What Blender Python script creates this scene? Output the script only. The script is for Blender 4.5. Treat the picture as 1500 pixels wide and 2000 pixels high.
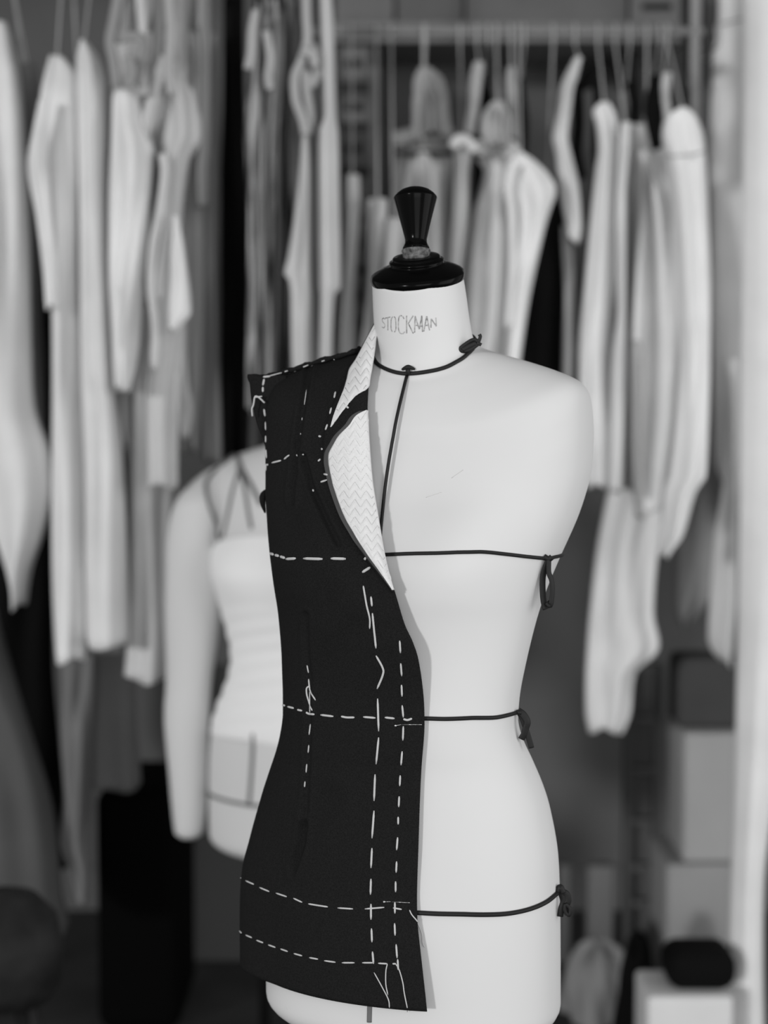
import bpy, math, random
from mathutils import Vector, Matrix
from mathutils.bvhtree import BVHTree

# ------------------------------------------------------------------ clear
for o in list(bpy.data.objects):
    bpy.data.objects.remove(o, do_unlink=True)
scene = bpy.context.scene
COL = scene.collection
PI = math.pi

# ------------------------------------------------------------------ camera
FPX = 3500.0                       # focal length in pixels of a 1500x2000 frame
PITCH = math.radians(4.0)
CAM = Vector((0.0, -2.08, 1.43))
cam_data = bpy.data.cameras.new('camera')
cam_data.sensor_fit = 'VERTICAL'
cam_data.sensor_height = 36.0
cam_data.sensor_width = 27.0
cam_data.lens = FPX / 2000.0 * 36.0
cam_data.clip_start = 0.05
cam_data.dof.use_dof = True
cam_data.dof.focus_distance = 1.98
cam_data.dof.aperture_fstop = 2.5
cam = bpy.data.objects.new('camera', cam_data)
COL.objects.link(cam)
cam.location = CAM
cam.rotation_euler = (PI / 2 - PITCH, 0, 0)
scene.camera = cam

# ------------------------------------------------------------------ world, lights, exposure
world = bpy.data.worlds.new('world')
scene.world = world
world.use_nodes = True
bg = world.node_tree.nodes['Background']
bg.inputs[0].default_value = (1, 1, 1, 1)
bg.inputs[1].default_value = 0.42

SUN_AZ = math.radians(34)
SUN_EL = math.radians(7)
sd = bpy.data.lights.new('daylight', 'SUN')
sd.energy = 1.18
sd.angle = math.radians(5)
sun = bpy.data.objects.new('daylight', sd)
COL.objects.link(sun)
sdir = Vector((math.sin(SUN_AZ) * math.cos(SUN_EL), math.cos(SUN_AZ) * math.cos(SUN_EL), -math.sin(SUN_EL)))
sun.rotation_euler = sdir.to_track_quat('-Z', 'Y').to_euler()
sun.location = (-4, -5, 3)

def area(name, loc, target, sx, sy, power):
    d = bpy.data.lights.new(name, 'AREA')
    d.shape = 'RECTANGLE'; d.size = sx; d.size_y = sy; d.energy = power
    o = bpy.data.objects.new(name, d); COL.objects.link(o)
    o.location = loc
    o.rotation_euler = (Vector(target) - Vector(loc)).to_track_quat('-Z', 'Y').to_euler()
    return o
area('window_light', (3.6, -1.1, 1.6), (0.2, 0.2, 1.2), 3.0, 2.6, 54)

area('front_fill_light', (0.9, -5.0, 2.0), (0.1, 0.3, 1.1), 3.2, 2.4, 78)  # added soft fill behind the camera, lifts the shadow under the lapel

vs = scene.view_settings
vs.view_transform = 'Standard'
vs.look = 'None'
vs.gamma = 1.0
vs.use_curve_mapping = False
vs.exposure = 0.0

# ------------------------------------------------------------------ pixel <-> place helpers
CP, SP = math.cos(PITCH), math.sin(PITCH)
def ray(px, py):
    a = (px - 750.0) / FPX
    b = (1000.0 - py) / FPX
    return Vector((a, CP + b * SP, -SP + b * CP))
def P(px, py, Y):
    d = ray(px, py)
    return CAM + d * ((Y - CAM.y) / d.y)
def proj(p):
    q = p - CAM
    depth = q.y * CP - q.z * SP
    up = q.y * SP + q.z * CP
    return 750 + FPX * q.x / depth, 1000 - FPX * up / depth
def Zat(py, Y=0.0):
    return P(750, py, Y).z

def interp(tab, x):
    if x <= tab[0][0]: return tab[0][1]
    if x >= tab[-1][0]: return tab[-1][1]
    n = len(tab)
    for i in range(n - 1):
        x0, y0 = tab[i]; x1, y1 = tab[i + 1]
        if x0 <= x <= x1:
            h = x1 - x0
            if h < 1e-9: return y1
            t = (x - x0) / h
            m0 = (y1 - y0) / h if i == 0 else (y1 - tab[i - 1][1]) / (x1 - tab[i - 1][0])
            m1 = (y1 - y0) / h if i == n - 2 else (tab[i + 2][1] - y0) / (tab[i + 2][0] - x0)
            s = (y1 - y0) / h
            def lim(m):
                if s == 0: return 0.0
                if m * s < 0: return 0.0
                return math.copysign(min(abs(m), 3 * abs(s)), s)
            m0 = lim(m0); m1 = lim(m1)
            t2 = t * t; t3 = t2 * t
            return (2*t3-3*t2+1)*y0 + (t3-2*t2+t)*h*m0 + (-2*t3+3*t2)*y1 + (t3-t2)*h*m1
def smooth(t):
    t = max(0.0, min(1.0, t)); return t * t * (3 - 2 * t)
def catmull(pts, sub=6, closed=False):
    pts = [Vector(p) for p in pts]
    if len(pts) < 3 and not closed:
        return [pts[0].lerp(pts[-1], i / sub) for i in range(sub + 1)]
    out = []; n = len(pts)
    rng = range(n if closed else n - 1)
    for i in rng:
        p1 = pts[i]; p2 = pts[(i + 1) % n]
        p0 = pts[(i - 1) % n] if closed or i > 0 else p1 * 2 - p2
        p3 = pts[(i + 2) % n] if closed or i < n - 2 else p2 * 2 - p1
        for k in range(sub):
            t = k / sub
            out.append(0.5 * ((2 * p1) + (p2 - p0) * t + (2*p0 - 5*p1 + 4*p2 - p3) * t*t + (3*p1 - p0 - 3*p2 + p3) * t**3))
    if not closed: out.append(pts[-1].copy())
    return out

# ------------------------------------------------------------------ materials
def mat(name, v, rough=0.85, spec=0.15, metal=0.0, noise=None, weave=None, streak=None, bump=0.0, coat=0.0):
    m = bpy.data.materials.new(name); m.use_nodes = True
    nt = m.node_tree; b = nt.nodes['Principled BSDF']
    b.inputs['Base Color'].default_value = (v, v, v, 1)
    b.inputs['Roughness'].default_value = rough
    b.inputs['Specular IOR Level'].default_value = spec
    b.inputs['Metallic'].default_value = metal
    b.inputs['Coat Weight'].default_value = coat
    b.inputs['Coat Roughness'].default_value = 0.08
    tc = nt.nodes.new('ShaderNodeTexCoord')
    if noise or streak:
        n = nt.nodes.new('ShaderNodeTexNoise'); n.inputs['Detail'].default_value = 4
        mp = nt.nodes.new('ShaderNodeMapping')
        nt.links.new(tc.outputs['Object'], mp.inputs[0]); nt.links.new(mp.outputs[0], n.inputs[0])
        r = nt.nodes.new('ShaderNodeValToRGB')
        if streak:
            lo, hi, sx, sz = streak
            mp.inputs['Scale'].default_value = (sx, sx, sz)
            n.inputs['Scale'].default_value = 1.0
            r.color_ramp.elements[0].position = 0.42; r.color_ramp.elements[1].position = 0.6
        else:
            sc, am = noise
            n.inputs['Scale'].default_value = sc
            lo, hi = v * (1 - am), min(1, v * (1 + am))
            r.color_ramp.elements[0].position = 0.3; r.color_ramp.elements[1].position = 0.7
        r.color_ramp.elements[0].color = (lo, lo, lo, 1); r.color_ramp.elements[1].color = (hi, hi, hi, 1)
        nt.links.new(n.outputs[0], r.inputs[0]); nt.links.new(r.outputs[0], b.inputs['Base Color'])
    if bump:
        n2 = nt.nodes.new('ShaderNodeTexNoise'); n2.inputs['Scale'].default_value = weave or 900
        nt.links.new(tc.outputs['Object'], n2.inputs[0])
        bp = nt.nodes.new('ShaderNodeBump'); bp.inputs['Strength'].default_value = bump; bp.inputs['Distance'].default_value = 0.001
        nt.links.new(n2.outputs[0], bp.inputs['Height']); nt.links.new(bp.outputs[0], b.inputs['Normal'])
    return m

M_FORM = mat('form_canvas', 0.70, 0.8, 0.2, noise=(6, 0.012))
M_ARM = mat('arm_canvas', 0.68, 0.85, 0.15)
M_JACKET = mat('black_wool', 0.0120, 0.9, 0.10, noise=(700, 0.35), bump=0.25, weave=1400)
M_EDGE = mat('raw_cloth_edge', 0.085, 0.9, 0.1)
M_CANVAS = mat('hair_canvas', 0.75, 0.9, 0.1, noise=(500, 0.04))
M_PAD = mat('pad_stitch_thread', 0.47, 0.9, 0.1)
M_THREAD = mat('basting_cotton', 0.56, 0.8, 0.2)
M_TAPE = mat('black_tape', 0.008, 0.6, 0.35)
M_TAPE_GREY = mat('grey_tape', 0.16, 0.8, 0.2)
M_INK = mat('stencil_ink', 0.40, 0.9, 0.1, noise=(300, 0.5))
M_LACQUER = mat('black_lacquer', 0.0025, 0.16, 0.07)
M_WORN = mat('worn_wood', 0.11, 0.55, 0.3, noise=(220, 0.8))
M_STEEL = mat('steel', 0.6, 0.3, 0.5, metal=1.0)
M_WIRE = mat('hanger_wire', 0.50, 0.4, 0.5)
M_BLACK = mat('black_paint', 0.006, 0.6, 0.3)
M_WALL = mat('back_wall_paint', 0.125, 0.9, 0.1, noise=(1.6, 0.22))
M_FLOOR = mat('floor_boards', 0.05, 0.6, 0.2, noise=(4, 0.3))
M_CEIL = mat('ceiling_paint', 0.25, 0.9, 0.1)
M_SIDE = mat('side_wall_paint', 0.7, 0.9, 0.1)
CL = {}
def cloth(v):
    k = round(v, 3)
    if k not in CL: CL[k] = mat('cloth_%03d' % int(k * 1000), v, 0.9, 0.1, noise=(9, 0.05))
    return CL[k]
M_STREAK = mat('sequin_streak', 0.2, 0.7, 0.3, streak=(0.012, 0.50, 95, 5))

# ------------------------------------------------------------------ object helpers
def link_mesh(name, verts, faces, material, parent=None, smooth_shade=True):
    me = bpy.data.meshes.new(name)
    me.from_pydata([tuple(v) for v in verts], [], faces)
    me.validate(); me.update()
    if smooth_shade:
        for p in me.polygons: p.use_smooth = True
    me.materials.append(material)
    o = bpy.data.objects.new(name, me); COL.objects.link(o)
    if parent is not None:
        o.parent = parent
        o.matrix_parent_inverse = Matrix.Translation(-parent.location)
    return o
def thing(name, label, cat, loc=(0, 0, 0), group=None):
    o = bpy.data.objects.new(name, None); COL.objects.link(o)
    o.location = loc; o.empty_display_size = 0.1
    tag(o, label, cat, group); return o
def tag(o, label, cat, group=None):
    o['label'] = label; o['category'] = cat
    if group: o['group'] = group
    return o
def structure(o):
    o['kind'] = 'structure'; return o

class MB:
    def __init__(s): s.v = []; s.f = []
    def add(s, v, f):
        n = len(s.v); s.v += [Vector(q) for q in v]; s.f += [tuple(i + n for i in q) for q in f]
    def box(s, x0, x1, y0, y1, z0, z1, bev=0.0):
        b = min(bev, (x1-x0)/2.01, (y1-y0)/2.01, (z1-z0)/2.01)
        if b <= 0:
            v = [(x, y, z) for z in (z0, z1) for y in (y0, y1) for x in (x0, x1)]
            s.add(v, [(0,2,3,1),(4,5,7,6),(0,1,5,4),(2,6,7,3),(0,4,6,2),(1,3,7,5)]); return
        rings = []
        K = 4
        def loop(ins, z):
            pts = []
            for (cx, cy, a0) in ((x1-b, y1-b, 0), (x0+b, y1-b, 90), (x0+b, y0+b, 180), (x1-b, y0+b, 270)):
                for k in range(K + 1):
                    a = math.radians(a0 + 90 * k / K)
                    pts.append((cx + (b - ins) * math.cos(a), cy + (b - ins) * math.sin(a), z))
            return pts
        for k in range(K + 1):
            a = PI / 2 * k / K
            rings.append(loop(b * (1 - math.sin(a)), z0 + b * (1 - math.cos(a))))
        for k in range(K + 1):
            a = PI / 2 * k / K
            rings.append(loop(b * (1 - math.cos(a)), z1 - b * (1 - math.sin(a))))
        s.loft(rings)
    def loft(s, rings, cap=True, closed=True):
        n = len(rings[0]); base = len(s.v)
        for r in rings: s.v += [Vector(q) for q in r]
        for i in range(len(rings) - 1):
            for j in range(n if closed else n - 1):
                a = base + i * n + j; b2 = base + i * n + (j + 1) % n
                s.f.append((a, b2, b2 + n, a + n))
        if cap:
            s.f.append(tuple(base + j for j in reversed(range(n))))
            s.f.append(tuple(base + (len(rings) - 1) * n + j for j in range(n)))
    def tube(s, pts, r, seg=8, flat=1.0, closed=False, nrm=None):
        pts = [Vector(p) for p in pts]; n = len(pts)
        rings = []; prev = None
        for i, p in enumerate(pts):
            if closed: t = pts[(i + 1) % n] - pts[i - 1]
            else: t = pts[min(i + 1, n - 1)] - pts[max(i - 1, 0)]
            if t.length < 1e-9: t = Vector((0, 0, 1))
            t.normalize()
            if nrm is not None: u = nrm[i] if isinstance(nrm, list) else nrm
            elif prev is None: u = Vector((0, -1, 0)) if abs(t.y) < 0.9 else Vector((1, 0, 0))
            else: u = prev
            u = u - t * u.dot(t)
            if u.length < 1e-6: u = t.orthogonal()
            u = u.normalized(); prev = u
            w = t.cross(u)
            rr = r[i] if isinstance(r, list) else r
            rings.append([p + u * (rr * flat * math.cos(2*PI*k/seg)) + w * (rr * math.sin(2*PI*k/seg)) for k in range(seg)])
        if closed: rings.append(rings[0]); s.loft(rings, cap=False)
        else: s.loft(rings)
    def lathe(s, prof, M=Matrix.Identity(4), seg=48):
        rings = [[M @ Vector((r * math.cos(2*PI*k/seg), r * math.sin(2*PI*k/seg), z)) for k in range(seg)] for r, z in prof]
        s.loft(rings)
    def build(s, name, material, parent=None, smooth_shade=True):
        return link_mesh(name, s.v, s.f, material, parent, smooth_shade)
def auto_smooth(o, ang=35):
    me = o.data
    me.set_sharp_from_angle(angle=math.radians(ang))
    return o

# ------------------------------------------------------------------ the setting
WALL_Y = 2.75
b = MB(); b.box(-3.2, 3.2, WALL_Y, WALL_Y + 0.1, 0, 2.95); structure(b.build('wall_back', M_WALL, None, False))
b = MB(); b.box(-3.2, 3.2, -4.0, WALL_Y, -0.1, 0); structure(b.build('floor', M_FLOOR, None, False))
b = MB(); b.box(-3.2, 3.2, -0.6, WALL_Y + 0.1, 2.95, 3.05); structure(b.build('ceiling', M_CEIL, None, False))
b = MB(); b.box(-3.2, 3.2, WALL_Y - 0.018, WALL_Y, 0, 0.12, 0.006); structure(b.build('baseboard_back', M_WALL, None))

# ------------------------------------------------------------------ the dress form surface
AXIS_PX = 812
XA = P(AXIS_PX, 900, 0).x
ROT = math.radians(-17)
CR, SR = math.cos(ROT), math.sin(ROT)
#       ys    yf    yb    L     R     d      n
RINGS = [
 (548,  569,  524,  727,  906, .0530, 2.0),
 (580,  598,  558,  728,  911, .0545, 2.0),
 (625,  640,  603,  730,  917, .0565, 2.0),
 (660,  690,  636,  733,  924, .0590, 2.0),
 (681,  724,  655,  729,  936, .0650, 2.0),
 (691,  744,  680,  700,  978, .0760, 2.05),
 (707,  772,  705,  645,  1035, .0880, 2.1),
 (724,  803,  733,  592,  1087, .0970, 2.2),
 (742,  836,  765,  550,  1128, .1040, 2.4),
 (764,  864,  800,  533,  1149, .1080, 2.6),
 (795,  892,  835,  528,  1157, .1110, 2.8),
 (850,  932,  890,  526,  1160, .1140, 2.8),
 (920,  976,  950,  527,  1155, .1180, 2.6),
 (1000, 1028, 1015, 531,  1132, .1210, 2.4),
 (1085, 1085, 1085, 541,  1094, .1220, 2.25),
 (1140, 1140, 1140, 547,  1070, .1150, 2.2),
 (1190, 1190, 1190, 554,  1052, .1060, 2.2),
 (1240, 1240, 1240, 559,  1038, .0990, 2.2),
 (1290, 1290, 1290, 563,  1026, .0940, 2.2),
 (1340, 1340, 1340, 566,  1016, .0910, 2.2),
 (1390, 1390, 1390, 566,  1012, .0910, 2.2),
 (1430, 1430, 1430, 562,  1022, .0940, 2.2),
 (1470, 1470, 1470, 555,  1040, .0985, 2.2),
 (1520, 1520, 1520, 543,  1061, .1050, 2.2),
 (1570, 1570, 1570, 533,  1076, .1100, 2.2),
 (1650, 1650, 1650, 523,  1090, .1160, 2.2),
 (1750, 1750, 1750, 519,  1094, .1190, 2.2),
 (1860, 1860, 1860, 519,  1095, .1200, 2.2),
 (1940, 1940, 1940, 520,  1095, .1200, 2.2),
]
def sgp(v, e): return math.copysign(abs(v) ** e, v)
def section(phi, w, d, n, cy, xc, zf, zs, zb):
    s, c = math.sin(phi), math.cos(phi)
    x = xc - w * sgp(s, 2 / n)
    y = cy - d * sgp(c, 2 / n)
    zz = zf if c > 0 else zb
    z = zz + (zs - zz) * s * s
    # bust
    if c > 0:
        for sx in (-1, 1):
            y -= 0.020 * c * math.exp(-(((x - xc - sx * 0.082) / 0.058) ** 2 + ((z - 1.245) / 0.075) ** 2))
    return Vector((x, y, z))
def to_world(p):
    return Vector((XA + p.x * CR - p.y * SR, p.x * SR + p.y * CR, p.z))
FIT = []
for (ys, yf, yb, L, R, d, n) in RINGS:
    zs, zf, zb = Zat(ys), Zat(yf, -0.08 if yf > 600 else -0.05), Zat(yb, 0.05)
    if yf == ys: zf = zb = zs
    w = (R - L) / 2 / 1680; t = 0.0
    for it in range(25):
        xs = [proj(to_world(section(2*PI*k/120, w, d, n, 0.6*t, 0.4*t*0.29, zf, zs, zb)))[0] for k in range(120)]
        l, r = min(xs), max(xs)
        w += ((R - L) - (r - l)) / 2 / 1680 * 0.9
        t += ((R + L) - (r + l)) / 2 / 1680 / 0.29 * 0.7
    FIT.append((w, d, n, 0.6*t, 0.4*t*0.29, zf, zs, zb))
NR = len(FIT)
TABS = [[(i, FIT[i][k]) for i in range(NR)] for k in range(8)]
def ring_at(v): return [interp(TABS[k], v) for k in range(8)]
_rc = {}
def S(phi, v):
    key = round(v, 5)
    if key not in _rc: _rc[key] = ring_at(v)
    return section(phi, *_rc[key])
def SN(phi, v):
    e = 0.02
    a = S(phi + e, v) - S(phi - e, v)
    v0, v1 = max(0, v - 0.12), min(NR - 1, v + 0.12)
    b_ = S(phi, v1) - S(phi, v0)
    nrm = a.cross(b_)
    if nrm.length < 1e-12: return Vector((0, 0, 1))
    nrm.normalize()
    q = S(phi, v)
    rad = Vector((q.x, q.y, 0))
    if nrm.dot(rad) < 0: nrm = -nrm
    return nrm

def form_rings(NP=112, sub=6):
    rings = []
    nv = (NR - 1) * sub
    for i in range(nv + 1):
        v = i / sub
        rings.append([S(-2*PI*k/NP, v) for k in range(NP)])
    # rounded bottom edge
    last = rings[-1]
    c = sum(last, Vector()) / NP
    for k in range(1, 9):
        a = PI / 2 * k / 8
        ins = 0.045 * (1 - math.cos(a)); dz = 0.032 * math.sin(a)
        rings.append([Vector((p.x + (c.x - p.x) * ins / 0.15, p.y + (c.y - p.y) * ins / 0.15, p.z - dz)) for p in last])
    return rings
FR = form_rings()
mb = MB(); mb.loft([[to_world(p) for p in r] for r in reversed(FR)])
FORM_BVH = BVHTree.FromPolygons([tuple(v) for v in mb.v], mb.f)
base_c = sum(FR[-1], Vector()) / len(FR[-1])
base_w = to_world(base_c)

def hit(bvhs, px, py):
    d = ray(px, py).normalized()
    best = None
    for bb in bvhs:
        loc, nr, idx, dist = bb.ray_cast(CAM, d)
        if loc is not None and (best is None or dist < best[2]): best = (loc, nr, dist)
    if best is None: return None
    n_ = best[1]
    if n_.dot(d) > 0: n_ = -n_
    return best[0], n_

form = thing('dress_form', 'white canvas tailor\'s dress form in sharp focus, half dressed in a black jacket front', 'dress form', (base_w.x, base_w.y, 0))
torso = mb.build('torso', M_FORM, form)

# neck cap with turned knob
q0 = [S(2*PI*k/64, 0) for k in range(64)]
capc = sum(q0, Vector()) / 64
fr_, bk_ = S(0, 0), S(PI, 0)
ax_y = (bk_ - fr_).normalized()
ax_x = Vector((1, 0, 0))
ax_z = ax_x.cross(ax_y).normalized()
RW = Matrix(((CR, -SR, 0), (SR, CR, 0), (0, 0, 1)))
cw = to_world(capc)
ax, ay, az = RW @ ax_x, RW @ ax_y, RW @ ax_z
def frame(a, b_, c, o):
    return Matrix(((a.x, b_.x, c.x, o.x), (a.y, b_.y, c.y, o.y), (a.z, b_.z, c.z, o.z), (0, 0, 0, 1)))
CAPM = frame(ax, ay, az, cw)
mb = MB()
mb.lathe([(0.001, -0.002), (0.0525, -0.002), (0.0538, 0.0), (0.0545, 0.003), (0.0545, 0.006), (0.0535, 0.0085), (0.050, 0.011), (0.043, 0.0145), (0.036, 0.0175),
          (0.0315, 0.019), (0.0312, 0.0205), (0.0318, 0.022), (0.0312, 0.0235), (0.0285, 0.0245), (0.0278, 0.0255), (0.0275, 0.027), (0.0265, 0.028), (0.020, 0.0285), (0.001, 0.0287)], CAPM, 72)
capo = mb.build('neck_cap', M_LACQUER, form)
# knob axis: nearly upright
kt = P(811, 366, cw.y + 0.004); kb = CAPM @ Vector((0, 0, 0.027))
kz = (kt - kb).normalized(); klen = (kt - kb).length
kx = Vector((1, 0, 0)); ky = kz.cross(kx).normalized(); kx = ky.cross(kz).normalized()
KM = frame(kx, ky, kz, kb)
mb = MB()
mb.lathe([(0.001, -0.004), (0.0145, -0.004), (0.0152, 0.0), (0.0156, 0.004), (0.0164, 0.0055), (0.0168, 0.0072), (0.0164, 0.0085), (0.0145, 0.0095)], KM, 40)
mb.build('worn_collar', M_WORN, form)
s = klen
mb = MB()
K0, K1 = 0.0205, s - 0.0135
mb.lathe([(0.001, 0.0085), (0.0150, 0.0090), (0.0156, 0.0106), (0.0145, 0.0130), (0.0129, 0.0165), (0.0126, K0)] +
         [(0.0126 + (0.0250 - 0.0126) * (t_ / 10) ** 1.05, K0 + (K1 - K0) * t_ / 10) for t_ in range(1, 11)] +
         [(0.0252, K1 + 0.0012), (0.0246, K1 + 0.0026), (0.0215, s-0.0072), (0.0165, s-0.0034), (0.0105, s-0.001), (0.005, s-0.0001), (0.0005, s)], KM, 48)
mb.build('knob', M_LACQUER, form)
# stand under the form
mb = MB(); mb.lathe([(0.001, 0.03), (0.016, 0.03), (0.016, base_w.z + 0.02), (0.001, base_w.z + 0.02)], Matrix.Translation((base_w.x, base_w.y, 0)), 24)
mb.build('stand_pole', M_BLACK, form)
mb = MB(); mb.lathe([(0.001, 0.0), (0.17, 0.0), (0.175, 0.006), (0.17, 0.014), (0.06, 0.026), (0.03, 0.05), (0.001, 0.052)], Matrix.Translation((base_w.x, base_w.y, 0)), 48)
mb.build('stand_base', M_BLACK, form)

# stencilled maker's name on the neck
def T1(X, Y): return (640 + X / 4.167, 340 + Y / 4.167)
STROKES = [
 [(468,1180),(455,1172),(445,1183),(450,1203),(463,1218),(468,1235),(458,1250),(443,1244)],
 [(470,1172),(512,1163)], [(491,1168),(491,1271)],
 [(530,1160),(518,1185),(517,1255),(527,1283)], [(541,1159),(553,1180),(556,1255),(545,1286)],
 [(605,1154),(590,1152),(578,1180),(577,1260),(590,1292),(606,1299)], [(612,1157),(622,1178)], [(612,1300),(628,1282)],
 [(643,1152),(643,1296)], [(696,1152),(655,1218)], [(660,1222),(697,1296)],
 [(708,1290),(712,1155)], [(712,1155),(746,1262)], [(746,1262),(766,1152)], [(766,1152),(772,1284)], [(718,1230),(768,1238)],
 [(782,1281),(806,1156)], [(806,1156),(829,1271)], [(790,1232),(822,1230)],
 [(840,1250),(843,1178)], [(843,1178),(884,1238)], [(884,1238),(880,1168)],
]
mb = MB()
for st in STROKES:
    pts = catmull([(*T1(*q), 0) for q in st], 5)
    pp, nn = [], []
    for q in pts:
        h = hit([FORM_BVH], q.x, q.y)
        if h: pp.append(h[0] + h[1] * 0.0002); nn.append(h[1])
    if len(pp) > 1: mb.tube(pp, 0.00072, 6, 0.2, nrm=nn)
o = mb.build('stencil_lettering', M_INK, torso); o['label'] = 'grey stencilled capital letters reading STOCKMAN'
# small scuffs on the chest
M_SCUFF = mat('scuff', 0.62)
for (a, c) in (((882, 934), (905, 918)), ((832, 972), (862, 962)), ((560, 1966), (562, 1972))):
    pp = []
    for k in range(6):
        t = k / 5
        h = hit([FORM_BVH], a[0] + (c[0]-a[0])*t, a[1] + (c[1]-a[1])*t)
        if h: pp.append(h[0])
    if len(pp) > 1:
        mb = MB(); mb.tube(pp, 0.0005, 5, 0.3); mb.build('scuff_mark', M_SCUFF, torso)

# ------------------------------------------------------------------ style tapes tied round the form
def around(phi_w, z, off):
    # point on the form at bearing phi_w round the axis, height z
    d = Vector((math.sin(phi_w), -math.cos(phi_w), 0))
    o_ = Vector((XA + 0.01, 0.0, z)) + d * 0.6
    loc, nr, i, ds = FORM_BVH.ray_cast(o_, -d)
    if loc is None: return None
    if nr.dot(d) < 0: nr = -nr
    return loc + nr * off, nr
def bearing(p): return math.atan2(p.x - XA - 0.01, -(p.y))
def ribbon(mbx, pts, r, flat=0.35, nrm=None): mbx.tube(pts, r, 8, flat, nrm=nrm)
def tape(label, path, r, off, zback):
    tab = []
    for (x, y) in path:
        h = hit([FORM_BVH], x, y)
        if h: tab.append((bearing(h[0]), h[0].z))
    tab.sort()
    b0, b1 = tab[0], tab[-1]
    full = tab + [(b1[0] + (b0[0] + 2*PI - b1[0]) * 0.35, zback), (b1[0] + (b0[0] + 2*PI - b1[0]) * 0.65, zback), (b0[0] + 2*PI, b0[1])]
    pts = []; N = 150
    for k in range(N):
        a = b0[0] + 2*PI*k/N
        q = around(a, interp(full, a), off)
        if q: pts.append(q[0])
    t = thing('style_tape', label, 'tape', tuple(pts[0]))
    m = MB(); m.tube(pts, r, 8, closed=True); m.build('tape_band', M_TAPE, t)
    return t, pts
def px_path(pts, Y): return [P(x, y, Y) for x, y in pts]

tn, _ = tape('black neckline tape tied round the base of the dress form\'s neck',
     [(732,703),(740,713),(757,722),(777,728),(797,730),(830,727),(868,719),(898,704),(918,688),(932,672)], 0.0024, 0.0012, Zat(650, 0.06))
h = hit([FORM_BVH], 797, 728); kp = h[0] + h[1] * 0.004
m = MB(); m.tube(catmull([P(785, 722, kp.y), P(797, 717, kp.y - .003), P(810, 721, kp.y)], 5), [0.0012, 0.0018, 0.002, 0.0023, 0.0026, 0.0028, 0.0026, 0.0023, 0.002, 0.0017, 0.0012], 8)
m.tube([P(797, 716, kp.y), P(797, 732, kp.y - .001)], 0.0026, 8); m.build('knot', M_TAPE, tn)
kp2 = hit([FORM_BVH], 918, 690)[0].y - 0.006
m = MB()
for pth, rr in (([(934,668),(926,663),(912,670),(898,682),(906,686),(920,682),(934,672)], 0.0022), ([(934,670),(938,658),(936,653)], 0.0020), ([(930,670),(915,677),(903,684)], 0.0032), ([(934,670),(940,674)], 0.002)):
    m.tube(catmull(px_path(pth, kp2), 5), rr, 8, 0.5)
m.build('bow', M_TAPE, tn)

# centre front line: taut, standing off the hollow of the chest
a0 = hit([FORM_BVH], 796, 734)[0]; a1 = hit([FORM_BVH], 742, 1066)[0]
pp = []
for k in range(41):
    t = k / 40
    q = hit([FORM_BVH], 796 + (742-796)*t - 5*math.sin(PI*t), 734 + (1066-734)*t)
    pp.append(q[0] + q[1] * (0.0018 + 0.007 * math.sin(PI * t) ** 0.8))
tc_ = thing('style_tape', 'thin black centre-front tape running from neck knot down to the bust tape', 'tape', tuple(pp[-1]))
m = MB(); m.tube(pp, 0.0019, 8); m.build('tape_band', M_TAPE, tc_)
pp = []
for k in range(12):
    q = hit([FORM_BVH], 723 - k * 0.1, 1950 + 4.2 * k)
    if q: pp.append(q[0] + q[1] * 0.001)
if len(pp) > 2:
    o = MB(); o.tube(pp, 0.0028, 8, 0.4); o = o.build('style_tape', M_TAPE_GREY)
    tag(o, 'short dark grey tape end on the dress form just below the jacket hem', 'tape')

tb, pts = tape('black bust tape round the dress form with a long looped end at the right side',
     [(735,1084),(752,1084),(800,1082),(850,1081),(900,1079),(940,1078),(985,1082),(1030,1087),(1070,1090),(1083,1087)], 0.0021, 0.0012, Zat(1075, 0.1))
Yb = hit([FORM_BVH], 1068, 1092)[0].y - 0.006
m = MB(); m.tube(catmull(px_path([(1062,1087),(1071,1092),(1078,1088)], Yb), 5), 0.0034, 8); m.build('knot', M_TAPE, tb)
m = MB(); m.tube(catmull(px_path([(1072,1092),(1064,1112),(1060,1130),(1060,1155),(1062,1175),(1066,1190)], Yb), 5), 0.0040, 8, 0.3, nrm=Vector((0.5,-1,0))); m.build('tail', M_TAPE, tb)
m = MB(); m.tube(catmull(px_path([(1072,1092),(1072,1118),(1077,1132),(1079,1150),(1078,1168),(1075,1182),(1068,1176)], Yb - .002), 5), 0.0036, 8, 0.3, nrm=Vector((0.7,-1,0))); m.build('tail', M_TAPE, tb)

tw, pts = tape('black waist tape round the dress form with a short tied end at the right',
     [(790,1404),(828,1403),(870,1404),(920,1402),(968,1401),(992,1396),(1008,1391)], 0.0024, 0.0012, Zat(1375, 0.08))
Yw = hit([FORM_BVH], 1008, 1392)[0].y - 0.006
m = MB(); m.tube(catmull(px_path([(1012,1389),(1022,1396),(1030,1410),(1027,1422),(1024,1433),(1018,1444)], Yw), 5), 0.0042, 8, 0.3, nrm=Vector((0.4,-1,0))); m.build('tail', M_TAPE, tw)
m = MB(); m.tube(catmull(px_path([(1014,1391),(1022,1408),(1029,1430),(1034,1446),(1038,1461)], Yw + .002), 5), 0.0032, 8, 0.4); m.build('tail', M_TAPE, tw)
m = MB(); m.tube(px_path([(1008,1391),(1018,1392)], Yw), 0.0030, 8); m.build('knot', M_TAPE, tw)

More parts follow.
